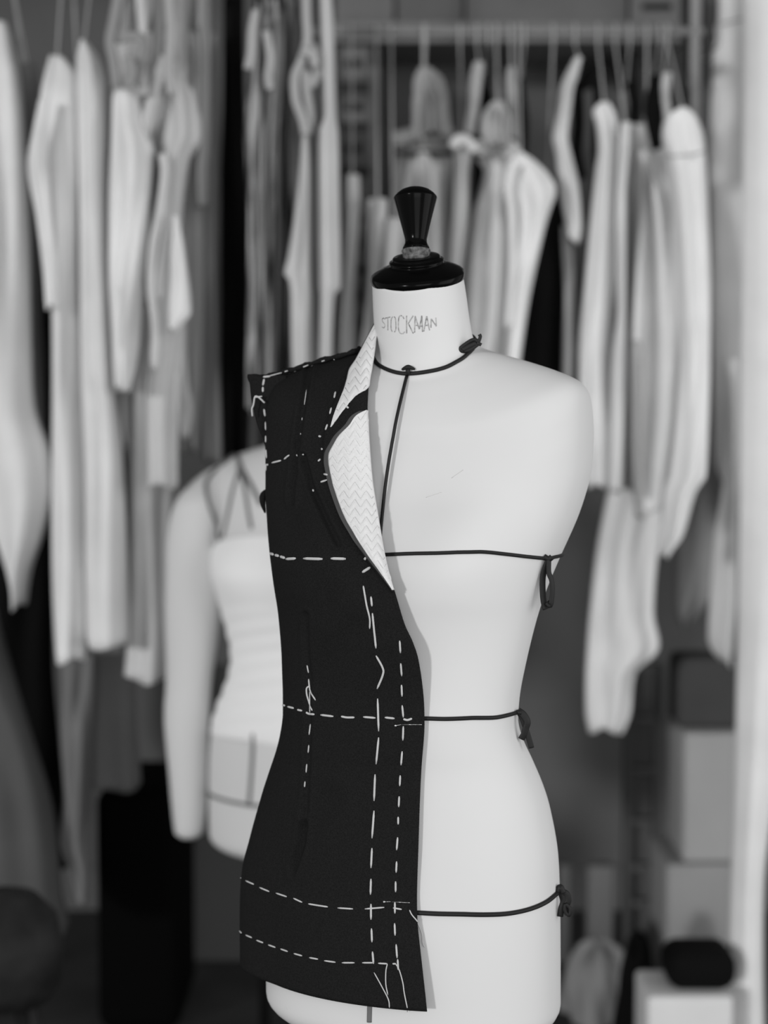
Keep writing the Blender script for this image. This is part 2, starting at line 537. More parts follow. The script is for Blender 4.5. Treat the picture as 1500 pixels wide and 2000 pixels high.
th, pts = tape('black hip tape round the dress form with a knotted end at the right side',
     [(760,1779),(813,1782),(850,1784),(900,1785),(945,1786),(990,1784),(1030,1776),(1062,1763),(1084,1746)], 0.0027, 0.0014, Zat(1715, 0.1))
Yh = hit([FORM_BVH], 1088, 1745)[0].y - 0.004
m = MB(); m.tube(catmull(px_path([(1088,1742),(1094,1732),(1100,1744)], Yh), 5), 0.0036, 8); m.build('knot', M_TAPE, th)
m = MB(); m.tube(catmull(px_path([(1095,1742),(1106,1746),(1109,1760),(1104,1772),(1110,1786)], Yh), 5), 0.0040, 8, 0.4); m.build('tail', M_TAPE, th)
m = MB(); m.tube(catmull(px_path([(1095,1742),(1100,1760),(1096,1775),(1094,1790)], Yh), 5), 0.0036, 8, 0.4); m.build('tail', M_TAPE, th)
m = MB(); m.tube(catmull(px_path([(1104,1765),(1113,1775),(1111,1788),(1103,1778),(1104,1765)], Yh - .003), 5), 0.0022, 8); m.build('bow', M_TAPE, th)

# ------------------------------------------------------------------ the half jacket on the form
FE = [(600,728),(660,727),(690,723),(755,719),(800,717),(870,721),(940,727),(1010,738),(1075,748),(1120,758),(1155,770),(1220,790),(1255,806),(1290,817),(1360,827),(1420,829),(1500,823),(1560,820),(1650,817),(1750,814),(1800,815),(1850,820),(1977,834),(2100,845)]
OFRONT = [(600,.006),(700,.010),(800,.013),(940,.018),(1060,.017),(1155,.019),(1250,.025),(1290,.022),(1360,.012),(1420,.0075),(1500,.0075),(1650,.008),(1750,.006),(1850,.013),(1977,.017)]
OSIDE = [(700,.004),(900,.005),(1000,.006),(1090,.008),(1200,.007),(1390,.008),(1470,.010),(1560,.015),(1640,.022),(1700,.029),(1800,.031),(1977,.031)]
CREASES = [([(606,712),(592,790),(583,850),(575,920),(569,980)], 5, .0055),
           ([(592,890),(608,950),(640,1020),(662,1064)], 5, .0050),
           ([(598,1200),(604,1400),(600,1540),(592,1620)], 5, .0030),
           ([(592,1610),(586,1650),(570,1700)], 6, .0055),
           ([(640,1560),(560,1700)], 22, .003), ([(620,1330),(700,1230)], 26, .003), ([(560,1000),(640,1180)], 24, .002)]
def seg_dist(x, y, pl):
    best = 1e9
    for i in range(len(pl) - 1):
        ax_, ay_ = pl[i]; bx, by = pl[i+1]
        dx, dy = bx-ax_, by-ay_
        t = max(0, min(1, ((x-ax_)*dx + (y-ay_)*dy) / (dx*dx+dy*dy)))
        best = min(best, math.hypot(x-ax_-dx*t, y-ay_-dy*t))
    return best
def jpoint(phi, v, pf, back=False):
    p = S(phi, v); n_ = SN(phi, v)
    py = proj(to_world(p))[1]
    ofr = interp(OFRONT, py); osd = interp(OSIDE, py)
    mid = max(0.0065, min(osd, 0.012))
    if phi <= 0.75:
        t = smooth((phi - pf) / (0.75 - pf + 1e-6)); off = ofr + (mid - ofr) * t
    elif phi <= 1.5:
        t = smooth((phi - 0.75) / 0.6); off = mid + (osd - mid) * t
    else:
        t = smooth((phi - 1.5) / 1.0); off = osd + (0.008 - osd) * t
    q = to_world(p + n_ * off)
    if not back:
        x, y = proj(q)
        for pl, w_, a_ in CREASES:
            ds = seg_dist(x, y, pl)
            if ds < 4 * w_: off -= a_ * math.exp(-(ds / w_) ** 2) - 0.4 * a_ * math.exp(-((ds - 2*w_) / w_) ** 2)
        q = to_world(p + n_ * max(off, 0.0035))
    return q
def phi_front(v):
    lo, hi = -0.9, 1.3
    for _ in range(30):
        mid = (lo + hi) / 2
        x, y = proj(jpoint(mid, v, mid, True))
        if x > interp(FE, y): lo = mid
        else: hi = mid
    return (lo + hi) / 2
V_TOP, V_ARM = 5.0, 14.0
V_HEM = NR - 1.0
lo, hi = 26.0, NR - 1.0
for _ in range(25):
    mid = (lo + hi) / 2
    pf = phi_front(mid)
    if proj(jpoint(pf, mid, pf, True))[1] < 1976: lo = mid
    else: hi = mid
V_HEM = (lo + hi) / 2
PM = [(5, 90), (8, 90), (8.6, 84), (9.5, 80), (12, 80), (13.2, 86), (14, 90), (40, 90)]
PMB = [(5, 90), (8, 90), (8.6, 97), (9.5, 102), (12, 102), (13.2, 94), (14, 90), (40, 90)]
def panel(front, NC=120, NRW=260):
    verts, faces = [], []
    edge = []
    for i in range(NRW + 1):
        v = V_TOP + (V_HEM - V_TOP) * i / NRW
        if front:
            a = phi_front(v); b_ = math.radians(interp(PM, v)); pf = a
        else:
            a = math.radians(interp(PMB, v)); b_ = math.radians(178); pf = -0.4
        for j in range(NC + 1):
            ph = a + (b_ - a) * j / NC
            verts.append(jpoint(ph, v, pf, not front))
        edge.append(verts[-NC-1].copy())
    for i in range(NRW):
        for j in range(NC):
            k = i * (NC + 1) + j
            faces.append((k, k + NC + 1, k + NC + 2, k + 1))
    return verts, faces, edge
def fix_out(verts, faces):
    # make the faces look away from the form's axis
    f = faces[len(faces) // 2]
    a, b_, c = (verts[f[0]], verts[f[1]], verts[f[2]])
    n_ = (b_ - a).cross(c - a)
    if n_.dot(a - Vector((XA, 0, a.z))) < 0: faces = [tuple(reversed(q)) for q in faces]
    return faces
jv, jf, jedge = panel(True)
jf = fix_out(jv, jf)
JB = BVHTree.FromPolygons([tuple(v) for v in jv], jf)
hem_c = Vector((-0.02, -0.06, jv[-1].z))
jacket = thing('half_jacket', 'black wool half jacket with white basting stitches pinned on the white dress form', 'jacket', tuple(hem_c))
def solid(o, t=0.0018):
    md = o.modifiers.new('cloth', 'SOLIDIFY'); md.thickness = t; md.offset = -1; return o
fpan = solid(link_mesh('front_panel', jv, jf, M_JACKET, jacket))
bv, bf, _ = panel(False, 40, 110); bf = fix_out(bv, bf)
solid(link_mesh('back_panel', bv, bf, M_JACKET, jacket))

# seam allowance standing out at the armhole
h = hit([JB], 530, 760); ys_ = h[0].y
SAL = [(733,484,560),(741,483,556),(748,487,548),(765,489,536),(790,492,528),(815,498,526),(840,506,526),(860,514,526),(878,519,526)]
verts, faces = [], []
for i in range(28):
    y = 733 + (878-733) * i / 27
    l = interp([(a, b_) for a, b_, c in SAL], y); r = interp([(a, c) for a, b_, c in SAL], y)
    for j in range(9):
        t = j / 8
        verts.append(P(l + (r-l)*t, y + 2*math.sin(9*t+y*0.1), ys_ - 0.002 - 0.006 * t + 0.002*math.sin(4*t + y*0.05)))
for i in range(27):
    for j in range(8):
        k = i*9+j; faces.append((k, k+9, k+10, k+1))
solid(link_mesh('seam_allowance', verts, faces, M_JACKET, jacket), 0.0025)
SB = BVHTree.FromPolygons([tuple(v) for v in verts], faces)
# small seam tuft below the armhole
m = MB(); m.tube(catmull([P(520,956,ys_), P(514,966,ys_), P(513,982,ys_), P(518,1002,ys_)], 5), [.001+.0028*math.sin(PI*k/15) for k in range(16)], 8, 0.8); m.build('seam_allowance', M_JACKET, jacket)
# turned shoulder seam
pp = []
for x, y in [(486,737),(520,735),(545,729),(575,721),(605,711),(640,701),(665,695),(690,687),(702,681)]:
    hh = hit([JB], x, y + 8); pp.append(P(x, y, (hh[0].y if hh else ys_) + 0.002))
pp = catmull(pp, 8)
random.seed(5)
m = MB(); m.tube(pp, [0.0030 + 0.0012 * math.sin(i*0.7) * random.random() for i in range(len(pp))], 8); m.build('shoulder_seam', M_JACKET, jacket)

# --- lapel and collar rolled back
EDGE_TAB = sorted((proj(p)[1], p.y) for p in jedge)
ed = []
for y, d in EDGE_TAB:
    if not ed or y > ed[-1][0] + 1: ed.append((y, d))
LEFT = [(626,732.5),(668,711),(700,693.5),(720,680),(740,674),(760,664),(800,645),(833,636),(850,632),(885,629),(900,630),(920,633),(950,642),(980,652),(1010,664),(1040,681),(1060,693),(1090,713),(1120,736),(1150,763),(1156,768)]
RIGHT = [(626,737),(660,735),(700,730),(740,723),(757,719),(800,718),(870,722),(940,728),(1010,739),(1075,750),(1120,760),(1150,769),(1156,771)]
neckY = to_world(S(math.radians(80), 3)).y
YL = []
for y in range(720, 1157, 12):
    hh = hit([JB], interp(LEFT, y) - 4, y)
    if hh: YL.append((y, hh[0].y))
YL = [(624, neckY + 0.01), (660, YL[0][1] * 0.4 + neckY * 0.6)] + YL
YR = [(624, neckY - 0.005), (680, neckY - 0.035)] + [(y, interp(ed, y)) for y in range(740, 1157, 12)]
def lap(px, py, lift=0.0):
    l, r = interp(LEFT, py), interp(RIGHT, py)
    u = max(0, min(1, (r - px) / max(r - l, 2)))
    yr, yl = interp(YR, py), interp(YL, py)
    w = min(1, (r - l) / 40)
    Y = yr + (yl - 0.007 - yr) * u - 0.010 * w * math.sin(PI * min(1, u * 1.05)) ** 0.7 - 0.001
    hh = hit([JB], px, py)
    if hh: Y = min(Y, hh[0].y - 0.004)
    return P(px, py, Y - lift)
def strip(name, left, right, y0, y1, lift, material, parent, NRW=110, NC=16, thick=0.0018, puff=None):
    verts, faces = [], []
    for i in range(NRW + 1):
        y = y0 + (y1 - y0) * i / NRW
        l, r = interp(left, y), interp(right, y)
        for j in range(NC + 1):
            t = j / NC; x = l + (r - l) * t
            verts.append(lap(x, y, lift + (puff(x, y) if puff else 0)))
    for i in range(NRW):
        for j in range(NC):
            k = i*(NC+1)+j; faces.append((k, k+NC+1, k+NC+2, k+1))
    a, b_, c = verts[faces[40][0]], verts[faces[40][1]], verts[faces[40][2]]
    if (b_-a).cross(c-a).dot(CAM - a) < 0: faces = [tuple(reversed(q)) for q in faces]
    return solid(link_mesh(name, verts, faces, material, parent), thick), verts, faces
lapel, lv, lf = strip('lapel', LEFT, RIGHT, 626, 1156, 0.0, M_JACKET, jacket, 160, 18, 0.002)
def zig(x, y):
    q = (y - 3 - abs(((x / 22.0) % 1) - 0.5) * 2 * 17) / 17.0
    return 0.0011 * abs(math.sin(PI * q))
C_L = [(629,733),(668,712),(700,695),(720,682),(740,677),(760,671),(790,659),(815,650),(834,645)]
C_R = [(629,737.5),(660,735.5),(700,730.5),(740,723.5),(757,719.5),(765,706),(775,691),(800,671),(820,656),(834,646)]
L_L = [(801,714),(808,700),(815,692),(830,682),(850,662),(868,651),(885,642),(900,641),(920,644),(950,651),(980,661),(1010,673),(1040,690),(1060,702),(1090,722),(1120,744),(1152,766)]
L_R = [(801,718.8),(870,722.8),(940,728.8),(1010,739.8),(1075,750.8),(1120,760.8),(1152,770)]
cc, cv, cf = strip('collar_canvas', C_L, C_R, 629, 834, 0.0022, M_CANVAS, lapel, 90, 26, 0.0012, zig)
cc['label'] = 'pale pad-stitched collar canvas'
lc, cv2, cf2 = strip('lapel_canvas', L_L, L_R, 801, 1152, 0.0022, M_CANVAS, lapel, 140, 30, 0.0012, zig)
lc['label'] = 'pale pad-stitched lapel canvas with herringbone stitching'
E_L = [(y, x - 9 * min(1, (1175 - y) / 120)) for y, x in L_L]; E_R = [(y, x + 1) for y, x in L_L]
et, _, _ = strip('edge_tape', E_L, E_R, 802, 1152, 0.0012, M_EDGE, lapel, 90, 4, 0.001)
et['label'] = 'dark grey raw edge along the lapel'
gor = [(806,694),(812,686),(828,677),(848,657),(862,649)]
def pad_rows(L_, R_, y0, y1):
    m = MB()
    yb = y0 - 30
    while yb < y1 + 30:
        pts = []
        x = 600.0
        while x < 790:
            tri = abs(((x / 22.0) % 1) - 0.5) * 2
            y = yb + tri * 17
            if y0 + 2 < y < y1 - 2 and interp(L_, y) + 2 < x < interp(R_, y) - 2:
                pts.append(lap(x, y, 0.0024))
            else:
                if len(pts) > 2: m.tube(pts, 0.00042, 5)
                pts = []
            x += 2.75
        if len(pts) > 2: m.tube(pts, 0.00042, 5)
        yb += 17
    return m
pad_rows(C_L, C_R, 629, 834).build('pad_stitching', M_PAD, lapel)
pad_rows(L_L, L_R, 801, 1152).build('pad_stitching', M_PAD, lapel)
LB = BVHTree.FromPolygons([tuple(v) for v in lv], lf)
ON = [JB, LB, SB]

# --- basting: each row of running stitches is one thread
def dash(m, pl, r, lift=0.0006):
    pts = catmull([(x, y, 0) for x, y in pl], 5)
    pp, nn = [], []
    last = None
    for k, q in enumerate(pts):
        hh = hit(ON, q.x, q.y)
        if hh is None:
            hh = hit([FORM_BVH], q.x, q.y)
            if hh is None:
                if last is None: continue
                hh = (P(q.x, q.y, last), Vector((0, -1, 0)))
            else: hh = (hh[0] + hh[1] * 0.003, hh[1])
        last = hh[0].y
        pp.append(hh[0] + hh[1] * (lift + r * 0.3)); nn.append(hh[1])
    n_ = len(pp)
    if n_ < 2: return
    m.tube(pp, [r * (0.55 if k in (0, n_-1) else 1.0) for k in range(n_)], 7, 0.7, nrm=nn)
def row(dashes, r, name='basting_thread', label=None):
    m = MB()
    for d in dashes: dash(m, d, r)
    o = m.build(name, M_THREAD, jacket)
    if label: o['label'] = label
    return o
row([[(529,1081),(536,1083)],[(539,1084),(546,1086)],[(549,1087),(558,1090)],[(560,1092),(579,1091)],[(594,1091),(631,1092)],[(647,1091),(676,1092)],[(712,1094),(715,1090)],[(708,1118),(724,1108)]], 0.0017, label='white basting thread along the bust line')
row([[(725,1165),(727,1184)],[(728,1197),(732,1235),(735,1266)],[(735,1280),(748,1304),(748,1318),(737,1345)],[(738,1364),(740,1428)],[(740,1440),(735,1492)],[(733,1512),(731,1564)],[(731,1583),(727,1637)],[(727,1656),(725,1695)],[(725,1716),(724,1747)],[(725,1765),(725,1796)],[(726,1813),(727,1840)],[(728,1858),(730,1882)]], 0.00125, label='long white centre-front basting thread')
row([[(710,1144),(713,1162),(717,1184),(723,1208),(723,1228)]], 0.0011, 'thread_tail')
row([[(731,1899),(747,1928),(759,1952),(761,1968)]], 0.0007, 'thread_tail')
row([[(781,1251),(782.5,1275)],[(783,1295),(785,1320)],[(784.5,1337),(785.5,1360)],[(785.7,1377),(788,1401)],[(788,1418),(787,1446)],[(785.7,1467),(783.5,1494)],[(782,1514),(781,1535)],[(780,1555),(779,1576)],[(778,1595),(778,1610)],[(777,1635),(775,1660)],[(775,1682),(774,1704)],[(773,1721),(773,1742)],[(771.6,1761),(771.6,1784)],[(771,1803),(772,1827)],[(774,1844),(776,1871)],[(777,1873),(778,1894)]], 0.00115, label='short-stitched white basting thread beside the front edge')
row([[(773,1882),(780,1894),(787,1919),(790,1940),(797,1974)]], 0.0007, 'thread_tail')
row([[(552,1377),(558,1378)],[(563,1380),(575,1383)],[(582,1386),(591,1388)],[(598,1391),(604,1394),(615,1395)],[(627,1396),(652,1399)],[(667,1399),(678,1401),(693,1401)],[(710,1400),(734,1402)],[(752,1401),(771,1403)],[(788,1404),(796,1406),(805,1403)]], 0.0013, label='white basting thread along the waist line')
row([[(600,1299),(603,1314)]], 0.0009)
row([[(607,1414),(604,1435)],[(604,1455),(602,1470)],[(599.5,1492),(598,1509)],[(596,1526),(595,1537)]], 0.0009, label='white basting thread down the waist dart')
row([[(603,1326),(606,1347),(617,1368)]], 0.001, 'thread_tail')
row([[(604,1340),(599,1345),(600,1359),(606,1376),(611,1388)]], 0.001, 'thread_tail')
row([[(606,1350),(606,1372),(606,1392)]], 0.0008, 'thread_tail')
row([[(468.5,1712),(472,1715)],[(481,1720),(497,1727)],[(508,1733),(527,1741)],[(540,1744),(561,1751)],[(574,1754),(591,1762)],[(603,1765),(621,1768),(641,1771)],[(660,1773),(690,1775)],[(713,1775),(751,1772)],[(768,1773),(785,1776)]], 0.001, label='white basting thread along the hip line')
row([[(800,1777),(805,1787),(817,1802),(825,1823),(826,1839),(830,1848)]], 0.0007, 'thread_tail')
row([[(469,1818),(473,1822)],[(481,1826),(493,1831)],[(502,1836),(515,1841)],[(525,1845),(539,1850)],[(549,1853),(563,1858)],[(575,1862),(591,1866.5)],[(605,1870),(622,1873)],[(634,1876),(656,1879)],[(668.5,1880),(693,1880)],[(708,1880),(730,1880)],[(739,1881),(757,1882)],[(767,1882),(774,1882)]], 0.001, label='white basting thread along the hem')
row([[(757,1882),(754,1897),(754,1922),(758,1943)]], 0.0007, 'thread_tail')
row([[(514,736),(528,735)],[(516,740),(514,753)],[(514,756),(514,766)],[(516,799),(518,813)],[(520,824),(520.5,840)],[(520.5,851),(520.5,864)],[(521,878),(522,895)],[(521.5,906),(520.5,920)]], 0.0013, label='white basting thread down the armhole')
def loose(pl, Y, r):
    m = MB(); m.tube(catmull([P(x, y, Y) for x, y in pl], 5), r, 6); return m.build('thread_tail', M_THREAD, jacket)
loose([(517,787),(505,776),(498,775),(495,791),(492,799),(493,813)], ys_ - 0.016, 0.0011)
loose([(498,776),(512,774)], ys_ - 0.016, 0.0009)
row([[(522,908),(525,907.5)],[(532,904),(550,899.5)],[(556,897),(566,889)],[(579,890),(581,889)],[(591,886),(594,887)]], 0.0012, label='white basting thread across the chest')
row([[(599,762),(595,791)],[(591,816),(590.5,821)],[(588,846),(588,849)]], 0.0006, label='fine grey-looking thread down the shoulder dart')
row([[(656,766),(653.5,778)],[(648,797),(645,809)],[(640.5,829),(636.5,840)]], 0.0012, label='white stitches along the collar edge')
row([[(623,852),(628,853)],[(629,875),(630,879)],[(622,901),(627,897)],[(633,926),(641,928)],[(627,942),(639,938)],[(611,957),(612,961)]], 0.0012, label='white marking stitches beside the lapel')
row([[(677,794),(681,798)]], 0.0012)
# shoulder seam stitches
for grp in (((527,734,550,728),(556,726,562,724)), ((592,717,602,713),(628,706,634,704),(652,703,653,702))):
    m = MB()
    for (x0, y0, x1, y1) in grp:
        Ym = hit([JB], (x0+x1)/2, max(y0, y1) + 10); Ym = (Ym[0].y if Ym else ys_) - 0.004
        m.tube([P(x0, y0, Ym), P(x1, y1, Ym)], 0.0008, 6)
    m.build('basting_thread', M_THREAD, jacket)

# dress-maker's pins
def pin(hx, hy, x0, y0, x1, y1, label):
    a = hit(ON, hx, hy); b_ = hit(ON, x0, y0); c = hit(ON, x1, y1)
    t = thing('dressmaker_pin', label, 'pin', tuple(b_[0]), 'pins in the jacket front')
    m = MB(); m.tube([b_[0] + b_[1]*0.0012, c[0] + c[1]*0.0012], 0.00042, 6); m.build('shaft', M_STEEL, t)
    m = MB(); r = 0.0017; cpt = a[0] + a[1] * 0.001
    m.lathe([(r*math.sin(PI*k/8)+1e-5, -r*math.cos(PI*k/8)) for k in range(9)], Matrix.Translation(cpt), 12); m.build('pin_head', M_STEEL, t)
    m = MB(); m.tube([cpt, b_[0] - b_[1]*0.0006], 0.0004, 6); m.build('shaft', M_STEEL, t)
pin(773, 1417, 786, 1415, 824, 1415, 'steel pin in the jacket front edge just below the waist line')
pin(751, 1761, 766, 1761, 801, 1763, 'steel pin in the jacket front edge at the hip line')

# ------------------------------------------------------------------ second dress form, further back
F2 = Vector((-0.168, 1.34, -0.150)); R2 = math.radians(-28)
C2, S2 = math.cos(R2), math.sin(R2)
ZW = Zat(1375)
def to_w2(p):
    k_ = 1 - 0.15 * math.exp(-((p.z - ZW) / 0.085) ** 2)
    p = Vector((p.x * k_, p.y * k_, p.z))
    return Vector((F2.x + p.x * C2 - p.y * S2, F2.y + p.x * S2 + p.y * C2, F2.z + p.z))
form2 = thing('dress_form', 'blurred white dress form with one padded arm standing behind the black jacket', 'dress form', (F2.x, F2.y, 0))
mb = MB(); mb.loft([[to_w2(p) for p in r] for r in reversed(FR)])
F2_BVH = BVHTree.FromPolygons([tuple(v) for v in mb.v], mb.f)
mb.build('torso', mat('second_form_canvas', 0.68, 0.85, 0.15), form2)
cc2 = to_w2(base_c)
mb = MB(); mb.lathe([(0.001, 0.03), (0.016, 0.03), (0.016, cc2.z + 0.02), (0.001, cc2.z + 0.02)], Matrix.Translation((cc2.x, cc2.y, 0)), 20); mb.build('stand_pole', M_BLACK, form2)
mb = MB(); mb.lathe([(0.001, 0.0), (0.15, 0.0), (0.15, 0.012), (0.04, 0.03), (0.001, 0.05)], Matrix.Translation((cc2.x, cc2.y, 0)), 40); mb.build('stand_base', M_BLACK, form2)
cp2 = to_w2(capc)
mb = MB(); mb.lathe([(0.001, 0.0), (0.054, 0.0), (0.055, 0.006), (0.035, 0.014), (0.001, 0.02)], Matrix.Translation(cp2), 32); mb.build('neck_cap', M_LACQUER, form2)
# padded arm
sh = to_w2(S(math.radians(85), 10))
ARM = [(905,432,455),(915,412,448),(930,388,446),(950,365,442),(980,343,440),(1010,333,438),(1060,326,437),(1120,324,437),(1200,322,431),(1260,323,424),(1300,324,418),(1340,324,413),(1380,321,410),(1410,321,408),(1450,324,407),(1500,329,406),(1560,334,404),(1600,338,400),(1622,341,397),(1632,345,393),(1636,353,385)]
rings = []
Ya = sh.y - 0.055
al = [(a, b_) for a, b_, c in ARM]; ar = [(a, c) for a, b_, c in ARM]
for i in range(91):
    y = 905 + (1636 - 905) * i / 90
    l, r = interp(al, y), interp(ar, y)
    Yc = Ya - 0.02 * smooth((y - 1200) / 400) + 0.05 * smooth((990 - y) / 90)
    a = P(l, y, Yc); c = P(r, y, Yc); ctr = (a + c) / 2; hw = (c.x - a.x) / 2
    rings.append([ctr + Vector((hw * math.cos(2*PI*k/36), hw * 0.95 * math.sin(2*PI*k/36), 0)) for k in range(36)])
mb = MB(); mb.loft(list(reversed(rings))); o = mb.build('padded_arm', M_ARM, form2); o['label'] = 'padded canvas arm hanging from the shoulder'
# bodice draped on the second form
def bodice():
    verts, faces = [], []
    NRW, NC = 70, 80
    for i in range(NRW + 1):
        for j in range(NC + 1):
            ph = math.radians(-100 + 240 * j / NC)
            vt = 13.7 - 1.6 * math.exp(-((math.degrees(ph) - 2) / 46) ** 2)
            v = vt + (24.6 - vt) * i / NRW
            top = 0.0
            if v < 14: top = 0.0
            p = S(ph, v); n_ = SN(ph, v)
            off = 0.003 + 0.0014 * math.sin(p.z * 190 + 5 * ph) * smooth((v - 15) / 3) + 0.008 * math.exp(-((v - 14) / 1.2) ** 2) * max(0, math.cos(ph - 0.2))
            verts.append(to_w2(p + n_ * off))
    for i in range(NRW):
        for j in range(NC):
            k = i*(NC+1)+j; faces.append((k, k+NC+1, k+NC+2, k+1))
    f = faces[NRW*NC//2]; a, b_, c = verts[f[0]], verts[f[1]], verts[f[2]]
    if (b_-a).cross(c-a).dot(a - Vector((F2.x, F2.y, a.z))) < 0: faces = [tuple(reversed(q)) for q in faces]
    return verts, faces
bv2, bf2 = bodice()
bo = solid(link_mesh('draped_bodice', bv2, bf2, mat('bodice_muslin', 0.90, 0.9, 0.1)), 0.002)
tag(bo, 'white muslin strapless bodice draped on the blurred second dress form', 'bodice')
B2_BVH = BVHTree.FromPolygons([tuple(v) for v in bv2], bf2)
def tape2(label, pl, r, bvhs):
    pts = catmull([(x, y, 0) for x, y in pl], 6); pp = []; last = None
    for q in pts:
        hh = hit(bvhs, q.x, q.y)
        if hh: last = hh[0].y; pp.append(hh[0] + hh[1] * (r * 0.6))
        elif last is not None: pp.append(P(q.x, q.y, last - 0.004))
    if len(pp) < 2: return
    m = MB(); m.tube(pp, r, 8); o_ = m.build('style_tape', M_TAPE_GREY); tag(o_, label, 'tape', 'tapes on the second dress form')
ARM_BVH = BVHTree.FromPolygons([tuple(v) for v in mb.v], mb.f)
tape2('dark tape round the second form\'s armhole beside the padded arm', [(458,890),(440,905),(415,925),(402,948),(408,985),(420,1020),(432,1060),(440,1090)], 0.0035, [F2_BVH, ARM_BVH])
tape2('dark tape slanting down left from the second form\'s shoulder', [(466,895),(468,915),(455,960),(445,1010),(436,1050)], 0.0032, [F2_BVH, ARM_BVH])
tape2('dark tape running straight down from the second form\'s shoulder to the bodice', [(466,912),(478,950),(486,1000),(492,1033)], 0.0034, [F2_BVH])
tape2('dark tape slanting right from the second form\'s shoulder towards the black jacket', [(462,888),(472,915),(492,950),(512,985)], 0.0045, [F2_BVH])
tape2('dark vertical centre tape on the second form below the bodice', [(496,1432),(494,1480),(490,1540),(487,1575)], 0.0035, [F2_BVH])
tape2('dark hip tape on the second form between padded arm and jacket', [(402,1546),(420,1556),(450,1565),(487,1572),(510,1574)], 0.0035, [F2_BVH])

# ------------------------------------------------------------------ rails
RAIL_Y, RAIL_Y_L = 1.82, 1.53
zr = Zat(62, RAIL_Y)
xl, xr = P(640, 60, RAIL_Y).x, P(1358, 60, RAIL_Y).x
rack = thing('garment_rack', 'long grey horizontal hanging rail with a metal post at its right end', 'garment rack', (xr, RAIL_Y, zr))
m = MB(); m.box(xl - 0.1, xr + 0.02, RAIL_Y - 0.012, RAIL_Y + 0.012, zr - 0.009, zr + 0.009, 0.006); m.build('rail', mat('rail_paint', 0.22, 0.5, 0.3), rack)
zp = Zat(245, RAIL_Y)
m = MB(); m.lathe([(0.001, zp), (0.0125, zp), (0.0125, 2.95), (0.001, 2.95)], Matrix.Translation((xr, RAIL_Y, 0)), 20); m.build('post', mat('post_grey', 0.36, 0.4, 0.4), rack)
m = MB(); m.box(xr - 0.024, xr + 0.022, RAIL_Y + 0.014, RAIL_Y + 0.03, zp - 0.06, 2.95, 0.002); m.build('post_dark_edges', M_BLACK, rack)  # added black box, draws the dark edges of the metal post
m = MB(); m.lathe([(0.001, zr - 0.03), (0.010, zr - 0.03), (0.010, 2.95), (0.001, 2.95)], Matrix.Translation((xl - 0.09, RAIL_Y, 0)), 20); m.build('post', M_BLACK, rack)
zl = Zat(-70, RAIL_Y_L)
rackl = thing('garment_rack', 'dark hanging rail along the left side just above the picture', 'garment rack', (-1.35, RAIL_Y_L, 0))
m = MB(); m.tube([(-1.35, RAIL_Y_L, zl), (-0.09, RAIL_Y_L, zl)], 0.014, 12); m.build('rail', M_BLACK, rackl)
for x in (-1.35, -0.245):
    m = MB(); m.tube([(x, RAIL_Y_L + 0.0, 0), (x, RAIL_Y_L, zl)], 0.012, 12); m.build('post', M_BLACK, rackl)

# ------------------------------------------------------------------ hanging garments
GL, GM, GRR = 'garments on the left rail', 'garments on the rail behind the knob', 'garments at the right end of the rail'
def hang(name, label, cat, rows, Yc, hd, alb, seed, group, amp=0.007, nf=3, material=None, hook=None, hookto=None, sway=0.0, sq=2.0, parent=None, NRW=70, M=56):
    rnd = random.Random(seed)
    Ltab = [(r[0], r[1]) for r in rows]; Rtab = [(r[0], r[2]) for r in rows]
    y0, y1 = rows[0][0], rows[-1][0]
    ph = [rnd.uniform(0, 6.28) for _ in range(6)]
    kf = [nf, nf + rnd.choice((1, 2)), nf * 2 + 1]
    rings = []
    Yp = Yc - hd * 0.6
    for i in range(NRW + 1):
        y = y0 + (y1 - y0) * i / NRW
        l, r = interp(Ltab, y), interp(Rtab, y)
        a, c = P(l, y, Yp), P(r, y, Yp)
        xc, hw = (a.x + c.x) / 2, max((c.x - a.x) / 2, 0.003)
        f = i / NRW
        top = smooth((y - y0 + 8) / 110.0); bot = 1.0
        h_ = hd * (0.30 + 0.70 * top)
        am = min(amp * (0.25 + 0.75 * top), hw * 0.28)
        dx = sway * math.sin(3 * f + ph[5])
        ring = []
        for k in range(M):
            t = 2 * PI * k / M
            ct, st = math.cos(t), math.sin(t)
            fold = math.sin(kf[0]*t + ph[0] + 2.2*math.sin(f*4+ph[3])) + 0.7*math.sin(kf[1]*t + ph[1] - 3*f) + 0.35*math.sin(kf[2]*t + ph[2] + 6*f)
            e = am * fold
            x = xc + dx + (hw - am * 0.6 + e * 0.45) * sgp(ct, 2/sq)
            yy = Yc + (h_ + 1.6 * e) * sgp(st, 2/sq)
            ring.append(Vector((x, yy, a.z + 0.006 * math.sin(3*t+ph[4]) * (1 if i == NRW else 0))))
        rings.append(ring)
    mbb = MB(); mbb.loft(list(reversed(rings)))
    o_ = mbb.build(name, material or cloth(alb), parent)
    if parent is None: tag(o_, label, cat, group)
    elif label: o_['label'] = label
    if hook is not None and parent is None:
        hanger(hook, rings[0], Yc, label, hookto)
    return o_
